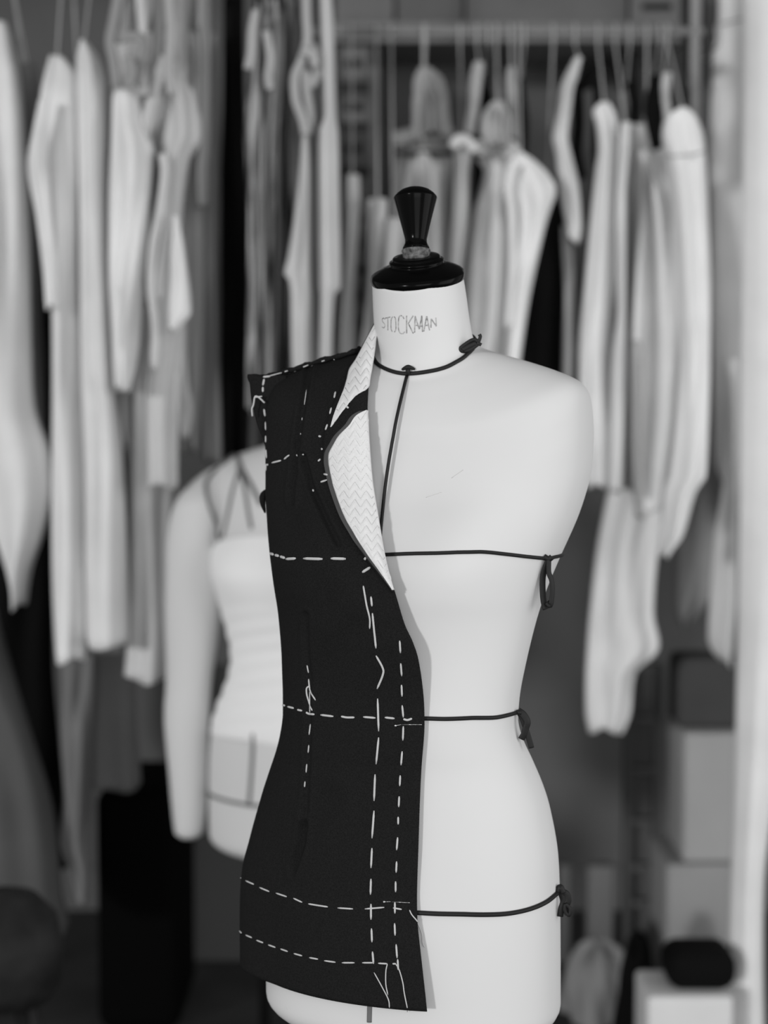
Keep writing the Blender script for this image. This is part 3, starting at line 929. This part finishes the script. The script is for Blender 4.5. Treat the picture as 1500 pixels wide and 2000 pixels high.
def hanger(x_px, ring, Yc, label, rail):
    c = sum(ring, Vector()) / len(ring)
    ry, rz = (RAIL_Y, zr) if rail == 'r' else (RAIL_Y_L, zl)
    top = Vector((c.x + (P(x_px, 62, ry).x - c.x) * 0.12, ry, rz))
    r_ = 0.016
    pts = [Vector((top.x, ry + r_ * 1.1, rz - 0.004)), Vector((top.x, ry + r_ * 0.8, rz + r_ * 0.8)), Vector((top.x, ry, rz + r_ * 1.1)), Vector((top.x, ry - r_ * 0.9, rz + r_ * 0.8)), Vector((top.x, ry - r_ * 1.15, rz)),
           Vector((top.x, ry - r_, rz - 0.03))]
    pts += [Vector((top.x + (c.x - top.x) * 0.6, (ry - r_) * 0.5 + c.y * 0.5, (rz - 0.03) * 0.5 + c.z * 0.5)), Vector((c.x, c.y, c.z - 0.004))]
    t = thing('clothes_hanger', 'hanger of the ' + label, 'hanger', tuple(pts[-1]), 'hangers on the rails')
    m_ = MB(); m_.tube(catmull(pts, 6), 0.0021, 8); m_.build('hook', M_WIRE, t)

# left side
hang('blouse', 'pale grey blouse at the far left edge with a pointed lower end', 'blouse', [(35,-70,6),(90,-70,22),(140,-70,34),(300,-70,45),(500,-70,52),(700,-70,60),(800,-66,68),(880,-60,95),(960,-40,100),(1050,-16,80),(1120,5,52),(1185,20,38)], 1.5, 0.07, 0.8, 1, GL, hook=-20, hookto='l')
hang('grey_dress', 'mid grey dress showing between the pale blouse and the long-sleeved toile', 'dress', [(120,15,66),(300,30,76),(600,40,72),(850,40,90),(950,50,96)], 1.64, 0.05, 0.26, 2, GL, hook=45, hookto='l')
hang('black_coat', 'black coat hanging long at the far left below the pale blouse', 'coat', [(240,50,88),(500,55,92),(700,55,96),(850,30,100),(1000,-10,100),(1100,-50,96),(1300,-70,98),(1450,-70,112),(1600,0,126),(1700,60,130)], 1.8, 0.06, 0.006, 3, GL, hook=70, hookto='l')
hang('grey_cloth', 'long grey cloth slanting down at the lower left below the black coat', 'cloth', [(1180,-80,-20),(1300,-80,12),(1450,-80,55),(1600,-80,95),(1750,-60,118),(1835,30,126)], 1.52, 0.08, 0.10, 4, GL)
hang('toile', 'long-sleeved off-white toile, first whole garment from the left', 'toile', [(103,88,118),(140,78,148),(200,70,154),(300,66,158),(450,84,160),(600,88,162),(800,90,164),(1000,94,168),(1200,98,166),(1290,102,162)], 1.44, 0.075, 0.82, 5, GL, hook=118, hookto='l')
hang('sleeve', None, '', [(190,72,92),(250,60,90),(310,51,88),(350,54,94),(420,68,100),(520,82,108),(600,88,112)], 1.33, 0.03, 0.82, 6, None, parent=bpy.data.objects['toile'], amp=0.003)
hang('toile', 'tall off-white toile with a pointed shoulder, second whole garment from the left', 'toile', [(72,150,164),(110,143,192),(170,144,209),(400,150,210),(700,156,218),(900,158,236),(1100,152,244),(1260,156,248)], 1.4, 0.07, 0.76, 7, GL, hook=158, hookto='l')
hang('shade_skirt', 'grey stand-in skirt for the shaded lower toiles above the black trunk', 'skirt', [(600,120,215),(900,118,240),(1150,112,252),(1300,112,262),(1450,122,268),(1540,135,272)], 1.72, 0.10, 0.19, 8, GL, hook=190, hookto='l')  # added; its grey carries the shade on the toiles' lower ends
hang('sash', 'grey stand-in sash for the shaded pointed toile end beside the black trunk', 'sash', [(1280,110,180),(1450,118,180),(1560,122,178),(1640,112,176),(1665,116,176),(1700,134,174),(1765,152,166)], 1.56, 0.04, 0.2, 9, GL)  # added; shade on the long toile's pointed end put into its grey
hang('bodice', 'bright white bodice with dark gathered top left of the black gap', 'bodice', [(172,217,262),(190,214,268),(300,212,302),(430,208,292),(560,208,276),(700,214,264),(760,220,250)], 1.34, 0.055, 0.84, 10, GL, hook=240, hookto='l')
toile_creased = hang('toile', 'creased off-white toile ending in a straight hem beside the padded arm', 'toile', [(178,268,322),(300,260,322),(420,256,320),(560,238,335),(700,234,336),(900,238,336),(1100,246,334),(1250,244,336),(1328,238,334)], 1.5, 0.07, 0.7, 11, GL, hook=296, hookto='l')
toile_cut = hang('toile', 'off-white toile with a cut-away armhole showing black behind it', 'toile', [(30,335,352),(130,322,350),(180,315,384),(270,312,398),(290,314,384),(310,316,372),(420,320,356),(600,296,352),(640,292,358),(800,276,345),(950,280,345)], 1.37, 0.04, 0.6, 12, GL, hook=345, hookto='l')
hang('sleeve', None, '', [(420,335,348),(480,332,358),(560,330,370),(610,328,372),(645,328,345)], 1.28, 0.025, 0.8, 13, None, parent=toile_cut, amp=0.003)
hang('sleeve', None, '', [(560,222,238),(640,218,245),(700,220,248),(758,222,245)], 1.25, 0.02, 0.82, 31, None, parent=toile_creased, amp=0.003)
hang('strip', 'pale narrow cloth strip in front of the dark grey dress', 'cloth strip', [(-60,380,408),(100,385,412),(280,386,406),(330,380,402),(400,380,402)], 1.46, 0.05, 0.4, 14, GL, hook=395, hookto='l')
hang('dark_grey_dress', 'dark grey dress directly left of the black gap', 'dress', [(60,386,424),(300,386,428),(600,384,432),(760,388,432),(900,392,432)], 1.69, 0.04, 0.32, 15, GL, hook=405, hookto='l')
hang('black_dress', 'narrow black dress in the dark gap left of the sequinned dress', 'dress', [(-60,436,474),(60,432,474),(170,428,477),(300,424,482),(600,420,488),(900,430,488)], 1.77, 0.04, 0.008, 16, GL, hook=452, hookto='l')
hang('sequin_dress', 'streaky sequinned dress right of the black gap', 'dress', [(-60,505,545),(40,496,556),(160,486,552),(260,476,545),(320,478,540),(500,480,538),(800,480,530)], 1.45, 0.04, 0.3, 17, GL, material=M_STREAK, hook=520, hookto='l', nf=9)
hang('sequin_dress', 'darker streaked dress behind the white triangular panel', 'dress', [(-60,545,600),(80,552,592),(300,545,575),(600,540,575),(745,535,570)], 1.6, 0.05, 0.15, 18, GL, material=mat('sequin_dark', 0.1, 0.7, 0.3, streak=(0.01, 0.22, 70, 5)), hook=560, hookto='l', nf=9)
hang('panel', 'white triangular cloth panel hung below looped ribbons', 'cloth panel', [(260,590,602),(320,585,604),(400,575,604),(500,560,605),(535,553,606),(546,562,606),(580,567,608),(745,568,612)], 1.4, 0.03, 0.62, 19, GL, amp=0.003)
hang('toile', 'long narrow white toile strip hanging right of the looped ribbons', 'toile', [(-60,622,642),(20,622,652),(230,629,657),(250,619,660),(400,620,662),(560,622,664),(575,624,652),(745,622,648)], 1.38, 0.05, 0.68, 20, GL, hook=635, hookto='l', amp=0.003)
hang('toile', 'pale toile hanging in front of the drawer cabinet', 'toile', [(338,673,702),(400,668,706),(560,656,698),(760,650,688)], 1.7, 0.06, 0.62, 21, GL, hook=668, hookto='r')
hang('toile', 'pale toile ending left of the dress form\'s knob', 'toile', [(385,718,757),(500,715,752),(760,700,740)], 1.64, 0.06, 0.64, 22, GL, hook=712, hookto='r')
hang('toile', 'pale toile directly behind the left side of the neck cap', 'toile', [(425,750,785),(520,742,780),(640,730,768),(760,725,762)], 1.56, 0.03, 0.62, 23, GL, hook=745, hookto='r', amp=0.003)
hang('toile', 'pale toile at the back of the left rail behind the white bodice', 'toile', [(60,225,300),(130,215,330),(400,210,350),(800,215,350),(1000,262,340)], 1.71, 0.03, 0.62, 80, GL, hook=262, hookto='l')
hang('toile', 'grey-white toile at the back of the left rail behind the cut-away toile', 'toile', [(60,335,385),(130,322,395),(420,330,395),(700,330,392),(880,345,388)], 1.60, 0.03, 0.50, 81, GL, hook=365, hookto='l')
# ribbons and gathers above the left garments
def ribbon_thing(name, label, cat, loops, alb, r, group, flat=0.45):
    m_ = MB()
    for pl, Y in loops: m_.tube(catmull([P(x, y, Y) for x, y in pl], 6), r, 8, flat, nrm=Vector((0, -1, 0)))
    o_ = m_.build(name, cloth(alb)); tag(o_, label, cat, group); return o_
ribbon_thing('ribbon', 'looped grey ribbons tied above the white triangular panel', 'ribbon', [([(598,-60),(598,20),(600,80),(588,120),(576,150),(578,195),(592,235),(597,262)],1.34), ([(600,80),(612,95),(622,115),(618,150),(608,165),(600,150),(592,140),(600,180),(606,230),(600,262)],1.35), ([(588,100),(610,105),(616,130)],1.33)], 0.42, 0.009, GL)
ribbon_thing('ribbon', 'dull grey gathered loops above the white bodice', 'ribbon', [([(240,-60),(222,40),(215,80),(222,120),(228,170)],1.28), ([(240,-60),(240,60),(232,75),(228,62),(245,70),(270,72),(278,90),(272,130),(262,165)],1.29), ([(250,110),(258,140),(250,170)],1.27)], 0.30, 0.010, GL)
for k, (x, l_, alb, Y) in enumerate([(275, 'pale ribbon ends at the top above the bodice and creased toile', 0.6, 1.30), (305, 'grey ribbon hanging in the middle of the tangle above the creased toile', 0.4, 1.34), (330, 'grey ribbon hanging at the right of the tangle above the creased toile', 0.42, 1.27), (355, 'off-white strap rising above the cut-away toile', 0.56, 1.44)]):
    ribbon_thing('ribbon', l_, 'ribbon', [([(x-2,-70),(x,0),(x+4,60),(x,130),(x+6,185)], Y), ([(x+8,-70),(x+12,10),(x+2,70),(x+10,120)], Y+0.015)], alb, 0.010, GL)

ribbon_thing('ribbon', 'grey-white strap crossing between the white bodice and the cut-away toile', 'ribbon', [([(322,110),(308,150),(298,190),(286,240),(276,300),(270,350)], 1.32)], 0.52, 0.012, GL)
ribbon_thing('ribbon', 'narrow pale strap curving down right of the white bodice', 'ribbon', [([(318,300),(322,340),(312,420),(300,480),(296,560),(304,640),(300,720)], 1.30)], 0.60, 0.009, GL)
ribbon_thing('ribbon', 'thin dark cord hanging between the white bodice and narrow pale strap', 'ribbon', [([(305,300),(300,380),(288,450),(284,540),(290,600)], 1.33)], 0.05, 0.005, GL)
ribbon_thing('ribbon', 'looped pale strap hanging low just above the padded arm', 'ribbon', [([(352,640),(358,720),(362,760),(368,800),(360,850),(352,800),(350,740)], 1.40)], 0.50, 0.008, GL)
ribbon_thing('ribbon', 'pale tuft of cloth on the streaky sequinned dress', 'ribbon', [([(500,20),(492,60),(490,100),(484,135)], 1.36), ([(520,60),(528,110),(524,150),(528,175)], 1.36)], 0.45, 0.008, GL)
# behind the knob
hang('gathered_top', 'dull grey gathered cloth bunch tied high above the knob', 'gathered cloth', [(128,818,842),(150,808,866),(200,806,880),(262,802,888)], 1.76, 0.04, 0.42, 40, GM, hook=850, hookto='r', nf=15, amp=0.009)
grey_trousers = hang('trousers', 'grey folded trousers with a dark waistband directly behind the knob', 'trousers', [(252,774,880),(300,772,884),(340,767,882),(500,757,890),(760,748,886)], 1.84, 0.05, 0.56, 41, GM, hook=822, hookto='r', nf=4, amp=0.010)
hang('cloth_strip', 'pale cloth strip in front of the grey folded trousers', 'cloth strip', [(298,815,838),(340,812,860),(420,815,862),(560,820,860),(700,825,858)], 1.72, 0.03, 0.64, 42, GM, amp=0.004, hook=838, hookto='r')
slim_trousers = hang('trousers', 'slim pale trousers folded over a hanger right of the knob', 'trousers', [(262,888,918),(285,884,927),(330,887,922),(420,885,918),(520,876,905),(700,866,892)], 1.74, 0.05, 0.58, 43, GM, hook=886, hookto='r')
hang('strap_top', 'grey strap of cloth rising to the hanger above the slim pale trousers', 'cloth strip', [(118,926,946),(150,918,945),(200,914,937),(262,906,928)], 1.72, 0.03, 0.44, 44, GM, amp=0.003, hook=936, hookto='r')
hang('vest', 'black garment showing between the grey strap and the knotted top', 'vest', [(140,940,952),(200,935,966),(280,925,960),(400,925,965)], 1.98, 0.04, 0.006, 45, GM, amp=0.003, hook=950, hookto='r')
hang('knotted_top', 'grey knotted cloth top above the white trousers right of the knob', 'top', [(195,962,984),(225,940,998),(255,936,1000),(285,948,996)], 1.72, 0.035, 0.46, 46, GM, nf=13, amp=0.008, hook=985, hookto='r')
thick_trousers = hang('trousers', 'white trousers with a thick waistband right of the neck cap', 'trousers', [(272,942,985),(290,934,1000),(312,934,1004),(330,945,1002),(420,918,1000),(500,902,995),(620,893,988),(740,888,980)], 1.82, 0.05, 0.8, 47, GM, nf=5, amp=0.012)
hang('strap_top', 'pale strap rising beside the black garment above the bent white trousers', 'cloth strip', [(128,992,1008),(160,988,1010),(270,990,1012)], 1.78, 0.03, 0.42, 48, GM, amp=0.003, hook=998, hookto='r')
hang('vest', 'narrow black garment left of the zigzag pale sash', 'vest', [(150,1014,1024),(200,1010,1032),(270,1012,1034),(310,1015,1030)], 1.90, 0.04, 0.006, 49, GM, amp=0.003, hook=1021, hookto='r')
bent_trousers = hang('trousers', 'bright white trousers bent over a hanger right of the neck', 'trousers', [(296,1010,1028),(312,996,1050),(335,988,1074),(360,985,1091),(378,990,1092),(400,1003,1084),(450,1008,1068),(560,996,1040),(690,986,1022),(740,984,1016)], 1.66, 0.045, 0.88, 50, GM, amp=0.006, hook=1045, hookto='r')
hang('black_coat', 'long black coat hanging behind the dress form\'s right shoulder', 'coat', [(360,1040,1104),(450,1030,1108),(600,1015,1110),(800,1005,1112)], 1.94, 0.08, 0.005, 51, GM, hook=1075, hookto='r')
def band(name, pl, Y, r, alb_, parent, label=None):
    m_ = MB(); m_.tube(catmull([P(x, y, Y) for x, y in pl], 6), r, 12, 0.6, nrm=Vector((0, -1, 0)))
    o_ = m_.build(name, cloth(alb_), parent)
    if label: o_['label'] = label
    return o_
band('waistband', [(768,272),(790,266),(815,262),(845,266),(872,262),(886,270)], 1.775, 0.016, 0.40, grey_trousers)
band('waist_tape', [(772,298),(800,300),(840,299),(884,300)], 1.770, 0.006, 0.05, grey_trousers, 'dark tape along the waist')
band('waistband', [(934,300),(938,288),(955,281),(978,281),(996,288),(1004,302)], 1.745, 0.016, 0.80, thick_trousers, 'thick rolled waistband')
band('waistband', [(884,288),(892,274),(906,272),(920,282),(927,296)], 1.672, 0.011, 0.62, slim_trousers)
band('leg_fold', [(1004,318),(996,340),(993,372),(1000,420),(1001,520),(993,640)], 1.612, 0.008, 0.80, bent_trousers, 'edge of the folded trouser leg')
# right end
hang('sash', 'zigzag pale sash left of the black halter straps', 'sash', [(108,1124,1140),(150,1102,1130),(165,1097,1124),(200,1092,1118),(265,1080,1110),(300,1088,1118),(360,1094,1134),(440,1106,1140),(470,1112,1136)], 1.74, 0.035, 0.74, 60, GRR, amp=0.004, hook=1118, hookto='r')
hang('cloth_strip', 'thin dull strip trailing down beside the long black coat', 'cloth strip', [(440,1098,1122),(600,1102,1122),(820,1098,1118)], 1.78, 0.03, 0.42, 61, GRR, amp=0.003)
o_ = MB()
for pl in ([(1122,182),(1135,168),(1152,160),(1166,166),(1170,200),(1166,260),(1170,330)], [(1140,165),(1150,148),(1172,132)], [(1128,180),(1130,240),(1126,300),(1135,350)]):
    o_.tube(catmull([P(x, y, 1.78) for x, y in pl], 6), 0.013, 8, 0.5, nrm=Vector((0,-1,0)))
tag(o_.build('halter_top', cloth(0.006)), 'black halter straps on a hanger right of the zigzag sash', 'top', GRR)
hang('trousers', 'white trousers with curled waistband beside the rippled strip', 'trousers', [(196,1174,1192),(212,1160,1204),(240,1166,1210),(298,1168,1210),(312,1165,1210),(400,1156,1207),(550,1142,1200),(700,1128,1192),(850,1130,1192),(950,1146,1186)], 1.72, 0.05, 0.84, 63, GRR, hook=1145, hookto='r', amp=0.007)
hang('toile', 'off-white toile at the back of the rail behind the rippled strip', 'toile', [(240,1215,1300),(300,1205,1330),(420,1195,1345),(700,1160,1360),(950,1165,1350)], 2.1, 0.03, 0.62, 90, GRR, hook=1240, hookto='r', amp=0.010, nf=6)
hang('rippled_strip', 'rippled white cloth strip between two pairs of white trousers', 'cloth strip', [(236,1214,1234),(280,1207,1232),(330,1205,1226),(380,1203,1222),(600,1206,1221),(700,1196,1222),(960,1188,1216)], 1.66, 0.03, 0.78, 64, GRR, hook=1175, hookto='r', sway=0.004, amp=0.005)
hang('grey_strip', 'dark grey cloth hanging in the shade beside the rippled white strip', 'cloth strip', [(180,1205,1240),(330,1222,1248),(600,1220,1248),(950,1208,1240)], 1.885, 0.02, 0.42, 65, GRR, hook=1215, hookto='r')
wide_trousers = hang('trousers', 'wide white trousers with a buckled waistband near the rail\'s right end', 'trousers', [(292,1240,1292),(306,1242,1300),(320,1246,1304),(420,1246,1328),(560,1240,1352),(760,1234,1350),(900,1228,1335),(1000,1236,1320)], 1.8, 0.04, 0.86, 67, GRR, hook=1255, hookto='r', amp=0.010)
hang('tie', None, '', [(664,1236,1254),(690,1233,1258),(850,1236,1258),(1010,1240,1262)], 1.56, 0.025, 0.42, 66, None, parent=wide_trousers, amp=0.002)
hang('dress', 'long white dress with an uneven hem hanging lowest at the right', 'dress', [(420,1230,1330),(700,1215,1335),(900,1200,1330),(1000,1176,1312),(1080,1162,1294),(1200,1152,1286),(1262,1149,1298),(1288,1148,1284),(1310,1147,1252),(1400,1146,1236),(1428,1152,1222)], 1.98, 0.05, 0.8, 68, GRR, hook=1285, hookto='r', amp=0.010)
j = hang('toile', 'white toile with a rounded shoulder at the right end of the rail', 'toile', [(207,1328,1348),(216,1310,1360),(235,1298,1371),(262,1293,1379),(300,1299,1383),(400,1312,1388),(550,1322,1393),(700,1332,1390),(820,1326,1390),(930,1312,1388),(960,1302,1368),(1050,1292,1340),(1086,1290,1310)], 1.61, 0.045, 0.82, 69, GRR, hook=1305, hookto='r', amp=0.006)
m = MB(); m.tube(catmull([P(1302,303,1.572), P(1322,304,1.561), P(1350,302,1.561), P(1378,296,1.58)], 5), 0.0016, 6); m.build('seam', cloth(0.3), j)
o_ = MB()
for pl in ([(1285,148),(1276,175),(1270,215),(1276,255),(1284,292)], [(1280,160),(1284,200),(1282,250),(1288,290)], [(1232,160),(1240,200),(1238,240)]):
    o_.tube(catmull([P(x, y, 1.74) for x, y in pl], 6), 0.013, 8, 0.5, nrm=Vector((0,-1,0)))
tag(o_.build('black_straps', cloth(0.006)), 'black straps hanging above the buckled waistband', 'straps', GRR)
m = MB()
for (x, y) in ((1291, 296), (1296, 308)):
    m.tube([P(x + 6*math.cos(a), y + 6*math.sin(a), 1.60) for a in [2*PI*k/16 for k in range(16)]], 0.001, 6, closed=True)
tag(m.build('buckle', M_STEEL), 'small metal rings of the buckle on the wide white trousers', 'buckle')
hang('tied_scarf', 'white tied scarf end between the black straps and rounded toile', 'scarf', [(140,1296,1314),(165,1292,1312),(200,1295,1310),(232,1298,1310)], 1.72, 0.025, 0.6, 70, GRR, amp=0.003)
far_toile = hang('toile', 'wide white toile hung at the upper right beyond the rail post', 'toile', [(-80,1404,1600),(60,1402,1600),(95,1394,1600),(150,1392,1600),(260,1388,1600),(500,1390,1600),(900,1395,1600),(960,1420,1600),(1010,1446,1600)], 2.10, 0.03, 0.74, 71, None, amp=0.004)
m = MB(); m.tube([P(1408,47,2.06), P(1455,36,2.055), P(1484,30,2.055)], 0.0015, 6); m.tube([P(1456,36,2.055), P(1460,-40,2.055)], 0.0015, 6); tag(m.build('wire', M_BLACK), 'thin dark wire against the wide white toile at the upper right', 'wire')
hang('sleeve', None, '', [(700,1420,1448),(930,1420,1446),(1050,1402,1446),(1180,1392,1446),(1250,1388,1440),(1280,1398,1436),(1296,1416,1430)], 1.98, 0.05, 0.66, 72, None, parent=far_toile, amp=0.004)
hang('grey_garment', 'mid grey garment with ragged hem below the rounded toile', 'garment', [(140,1330,1372),(400,1335,1385),(700,1335,1410),(900,1332,1425),(1060,1322,1420),(1150,1318,1402),(1200,1320,1368),(1222,1328,1346)], 2.2, 0.03, 0.28, 73, GRR, amp=0.006, hook=1350, hookto='r')
hang('curtain', 'tall white curtain at the right edge reaching down to the floor', 'curtain', [(-80,1456,1640),(300,1455,1640),(700,1453,1640),(900,1452,1630),(1100,1449,1600),(1300,1445,1560),(1500,1440,1530),(1700,1433,1500),(1850,1428,1496),(2060,1423,1500)], 1.60, 0.05, 0.76, 74, None, amp=0.0015, nf=5)

# ------------------------------------------------------------------ furniture and heaps, out of focus
def pbox(px0, px1, py0, py1, Y0, dep, bev=0.01):
    a, c = P(px0, py0, Y0), P(px1, py1, Y0)
    m_ = MB(); m_.box(a.x, c.x, Y0, Y0 + dep, max(c.z, 0.0), a.z, bev); return m_
# drawer cabinet behind the middle garments
Yd = 2.35
a, c = P(664, 88, Yd), P(745, 345, Yd)
cab = thing('drawer_cabinet', 'tall grey drawer cabinet behind the pale toiles left of the knob', 'cabinet', ((a.x + c.x)/2, Yd + 0.17, 0))
m = MB(); m.box(a.x - 0.02, c.x, Yd + 0.012, WALL_Y - 0.03, 0.0, a.z, 0.006); m.build('body', mat('cabinet_dark', 0.05, 0.7, 0.2), cab)
for (y0, y1) in ((90, 160), (182, 240), (256, 325), (345, 420), (435, 520), (535, 620)):
    m = pbox(666, 722, y0, y1, Yd, 0.016, 0.004); d_ = m.build('drawer', mat('drawer_front', 0.17, 0.7, 0.2, noise=(12, 0.3)), cab)
    k = P(690, (y0+y1)/2, Yd); m = MB(); m.box(k.x - 0.02, k.x + 0.02, Yd - 0.012, Yd + 0.002, k.z - 0.008, k.z + 0.008, 0.004); m.build('handle', M_BLACK, d_)
o = pbox(722, 742, 130, 2100, Yd - 0.06, 0.02, 0.004).build('wooden_slat', mat('slat', 0.17, 0.7, 0.2)); tag(o, 'grey upright wooden slat leaning beside the drawer cabinet', 'slat')
# wall shelf with boxes, above the rail
Ys = 2.40
a, c = P(640, 42, Ys), P(1342, 82, Ys)
shelf = thing('wall_shelf', 'long grey wall shelf running behind the hanger hooks at the top', 'shelf', ((a.x + c.x)/2, Ys + 0.17, c.z))
M_SHELF = mat('shelf_paint', 0.21, 0.8, 0.15)
m = MB(); m.box(a.x, c.x, Ys, WALL_Y, c.z, a.z, 0.004); m.build('board', M_SHELF, shelf)
for x in (a.x + 0.12, c.x - 0.12):
    m = MB(); m.box(x, x + 0.02, Ys + 0.1, WALL_Y, c.z - 0.16, c.z, 0.003); m.build('bracket', M_BLACK, shelf)
def shelf_box(px0, px1, py0, label, alb, slot=None):
    a_, c_ = P(px0, py0, Ys + 0.03), P(px1, 42, Ys + 0.03)
    t_ = thing('shelf_box', label, 'box', ((a_.x + c_.x)/2, Ys + 0.16, a.z))
    m_ = MB(); m_.box(a_.x, c_.x, Ys + 0.03, Ys + 0.29, a.z, a_.z, 0.006); m_.build('body', mat('shelf_box_card', alb, 0.9, 0.1, noise=(5, 0.12)), t_)
    if slot:
        q0_, q1_ = P(slot[0], slot[1], Ys + 0.028), P(slot[2], slot[3], Ys + 0.028)
        m_ = MB(); m_.box(q0_.x, q1_.x, Ys + 0.026, Ys + 0.034, q1_.z, q0_.z, 0.003); m_.build('handle_slot', M_BLACK, t_)
shelf_box(655, 770, -70, 'grey box at the left end of the wall shelf', 0.17)
shelf_box(775, 905, -70, 'darker grey box second from the left on the wall shelf', 0.13)
shelf_box(910, 1225, -70, 'widest grey box in the middle of the wall shelf', 0.155)
shelf_box(1232, 1330, -70, 'grey box with a dark handle slot at the right of the wall shelf', 0.19, (1254, 6, 1312, 20))
# black trunk
o = pbox(184, 352, 1545, 2100, 1.80, 0.35, 0.035).build('trunk', mat('trunk_black', 0.0018, 0.85, 0.05)); tag(o, 'tall black trunk standing on the floor left of the padded arm', 'trunk')
# dark stool bottom left
sx = P(-5, 1850, 1.0)
t = thing('stool', 'dark round padded stool in the bottom left corner', 'stool', (sx.x, 1.05, 0))
zt = Zat(1752, 1.0)
m = MB(); m.lathe([(0.001, zt-0.2), (0.08, zt-0.2), (0.10, zt-0.17), (0.105, zt-0.10), (0.095, zt-0.05), (0.06, zt-0.012), (0.02, zt), (0.001, zt)], Matrix.Translation((sx.x, 1.05, 0)), 40); m.build('seat', mat('stool_leather', 0.016, 0.65, 0.2, noise=(14, 0.6)), t)
for k in range(4):
    a_ = PI/4 + k*PI/2; m = MB(); m.tube([(sx.x + .05*math.cos(a_), 1.05 + .05*math.sin(a_), zt-0.19), (sx.x + .12*math.cos(a_), 1.05 + .12*math.sin(a_), 0)], 0.012, 10); m.build('leg', M_BLACK, t)
# dark door panel behind second form
o = pbox(262, 560, 1300, 2100, 2.30, 0.03, 0.004).build('panel_board', mat('board_dark', 0.10, 0.8, 0.1)); tag(o, 'dark board standing behind the padded arm and second dress form', 'board')
# right side furniture
zb_ = P(1400, 1690, 2.05).z
a, c = P(1302, 1690, 2.05), P(1480, 1690, 2.05)
m = MB(); m.box(a.x, c.x, 2.05, 2.33, 0, zb_, 0.012); o = m.build('storage_box', mat('box_card', 0.27, 0.9, 0.1, noise=(3, 0.1))); tag(o, 'lower and wider of two stacked grey boxes left of the white curtain', 'box')
a, c = P(1336, 1432, 2.07), P(1480, 1690, 2.07)
m = MB(); m.box(a.x, c.x, 2.07, 2.32, zb_, a.z, 0.012); o = m.build('storage_box', mat('box_card_light', 0.33, 0.9, 0.1, noise=(3, 0.1))); tag(o, 'upper of two stacked grey boxes left of the white curtain', 'box')
zt_ = a.z
a, c = P(1306, 1285, 2.12), P(1452, 1285, 2.12)
m = MB(); m.box(a.x + 0.02, c.x, 2.12, 2.26, zt_, a.z, 0.02); o = m.build('dark_bag', cloth(0.06)); tag(o, 'dark bag on top of the two stacked grey boxes', 'bag')
Yk = 2.30
a, c = P(1222, 1300, Yk), P(1300, 2100, Yk)
c.x = P(1296, 1300, Yk).x
cab2 = thing('shelf_tower', 'narrow dark shelf tower below the hem of the long white dress', 'shelf', ((a.x+c.x)/2, Yk + .12, 0))
m = MB(); m.box(a.x, c.x, Yk + 0.035, Yk + 0.05, 0, a.z, 0.002); m.build('back_board', mat('tower_dark', 0.10, 0.8, 0.1), cab2)
for x in (a.x, c.x - 0.02):
    m = MB(); m.box(x, x + 0.02, Yk, Yk + 0.035, 0, a.z, 0.002); m.build('side_panel', mat('tower_side', 0.08, 0.8, 0.1), cab2)
for y in (1302, 1400, 1500, 1600, 1690, 1760, 1850):
    z = P(1250, y, Yk).z; m = MB(); m.box(a.x + 0.02, c.x - 0.02, Yk + 0.004, Yk + 0.035, z - 0.016, z, 0.002); m.build('shelf', mat('tower_shelf', 0.10, 0.8, 0.1), cab2)
o = pbox(1148, 1196, 1692, 2100, 2.28, 0.05, 0.006).build('plank', mat('plank_grey', 0.17, 0.8, 0.1)); tag(o, 'grey upright plank between the dress form\'s hip and the shelf tower', 'plank')
o = pbox(1092, 1112, 1690, 2100, 2.28, 0.05, 0.006).build('plank', mat('plank_grey2', 0.13, 0.8, 0.1)); tag(o, 'grey plank half hidden behind the knot of the hip tape', 'plank')
def heap(name, label, cat, px, py, Y, rx, ry, rz, alb, seed):
    rnd = random.Random(seed); ph = [rnd.uniform(0, 6.28) for _ in range(6)]
    c_ = P(px, py, Y); rings = []
    for i in range(26):
        e = PI/2 * i / 25.5
        ring = []
        for k in range(44):
            t_ = 2*PI*k/44
            f = 1 + 0.10*math.sin(3*t_+ph[0]+2*e) + 0.07*math.sin(5*t_+ph[1]-3*e) + 0.05*math.sin(9*t_+ph[2]+5*e)
            ring.append(Vector((c_.x + rx*f*math.cos(e)**0.7*math.cos(t_), Y + ry*f*math.cos(e)**0.7*math.sin(t_), max(0.0, rz*math.sin(e)*(1+0.12*math.sin(4*t_+ph[3]))))))
        rings.append(ring)
    m_ = MB(); m_.loft(rings); o_ = m_.build(name, cloth(alb)); tag(o_, label, cat); return o_
heap('cloth_heap', 'pale grey crumpled cloth heap on the floor beside the dress form\'s hip', 'cloth', 1165, 1950, 1.95, 0.085, 0.12, 0.15, 0.24, 1)
heap('black_shoe_bag', 'black bag slumped on the floor between the pale heap and white box', 'bag', 1243, 1970, 1.76, 0.045, 0.05, 0.22, 0.004, 2)
o = pbox(1264, 1432, 1948, 2100, 1.46, 0.18, 0.012).build('carton', cloth(0.66)); tag(o, 'white carton at the bottom right in front of the storage box', 'carton')
zc = P(1300, 1948, 1.46).z
m = MB(); a = P(1302, 1900, 1.5); c = P(1440, 1900, 1.5)
m.box(a.x, c.x, 1.48, 1.62, zc, zc + 0.082, 0.035); o = m.build('black_pouch', cloth(0.004)); tag(o, 'black pouch lying on top of the white carton', 'pouch')
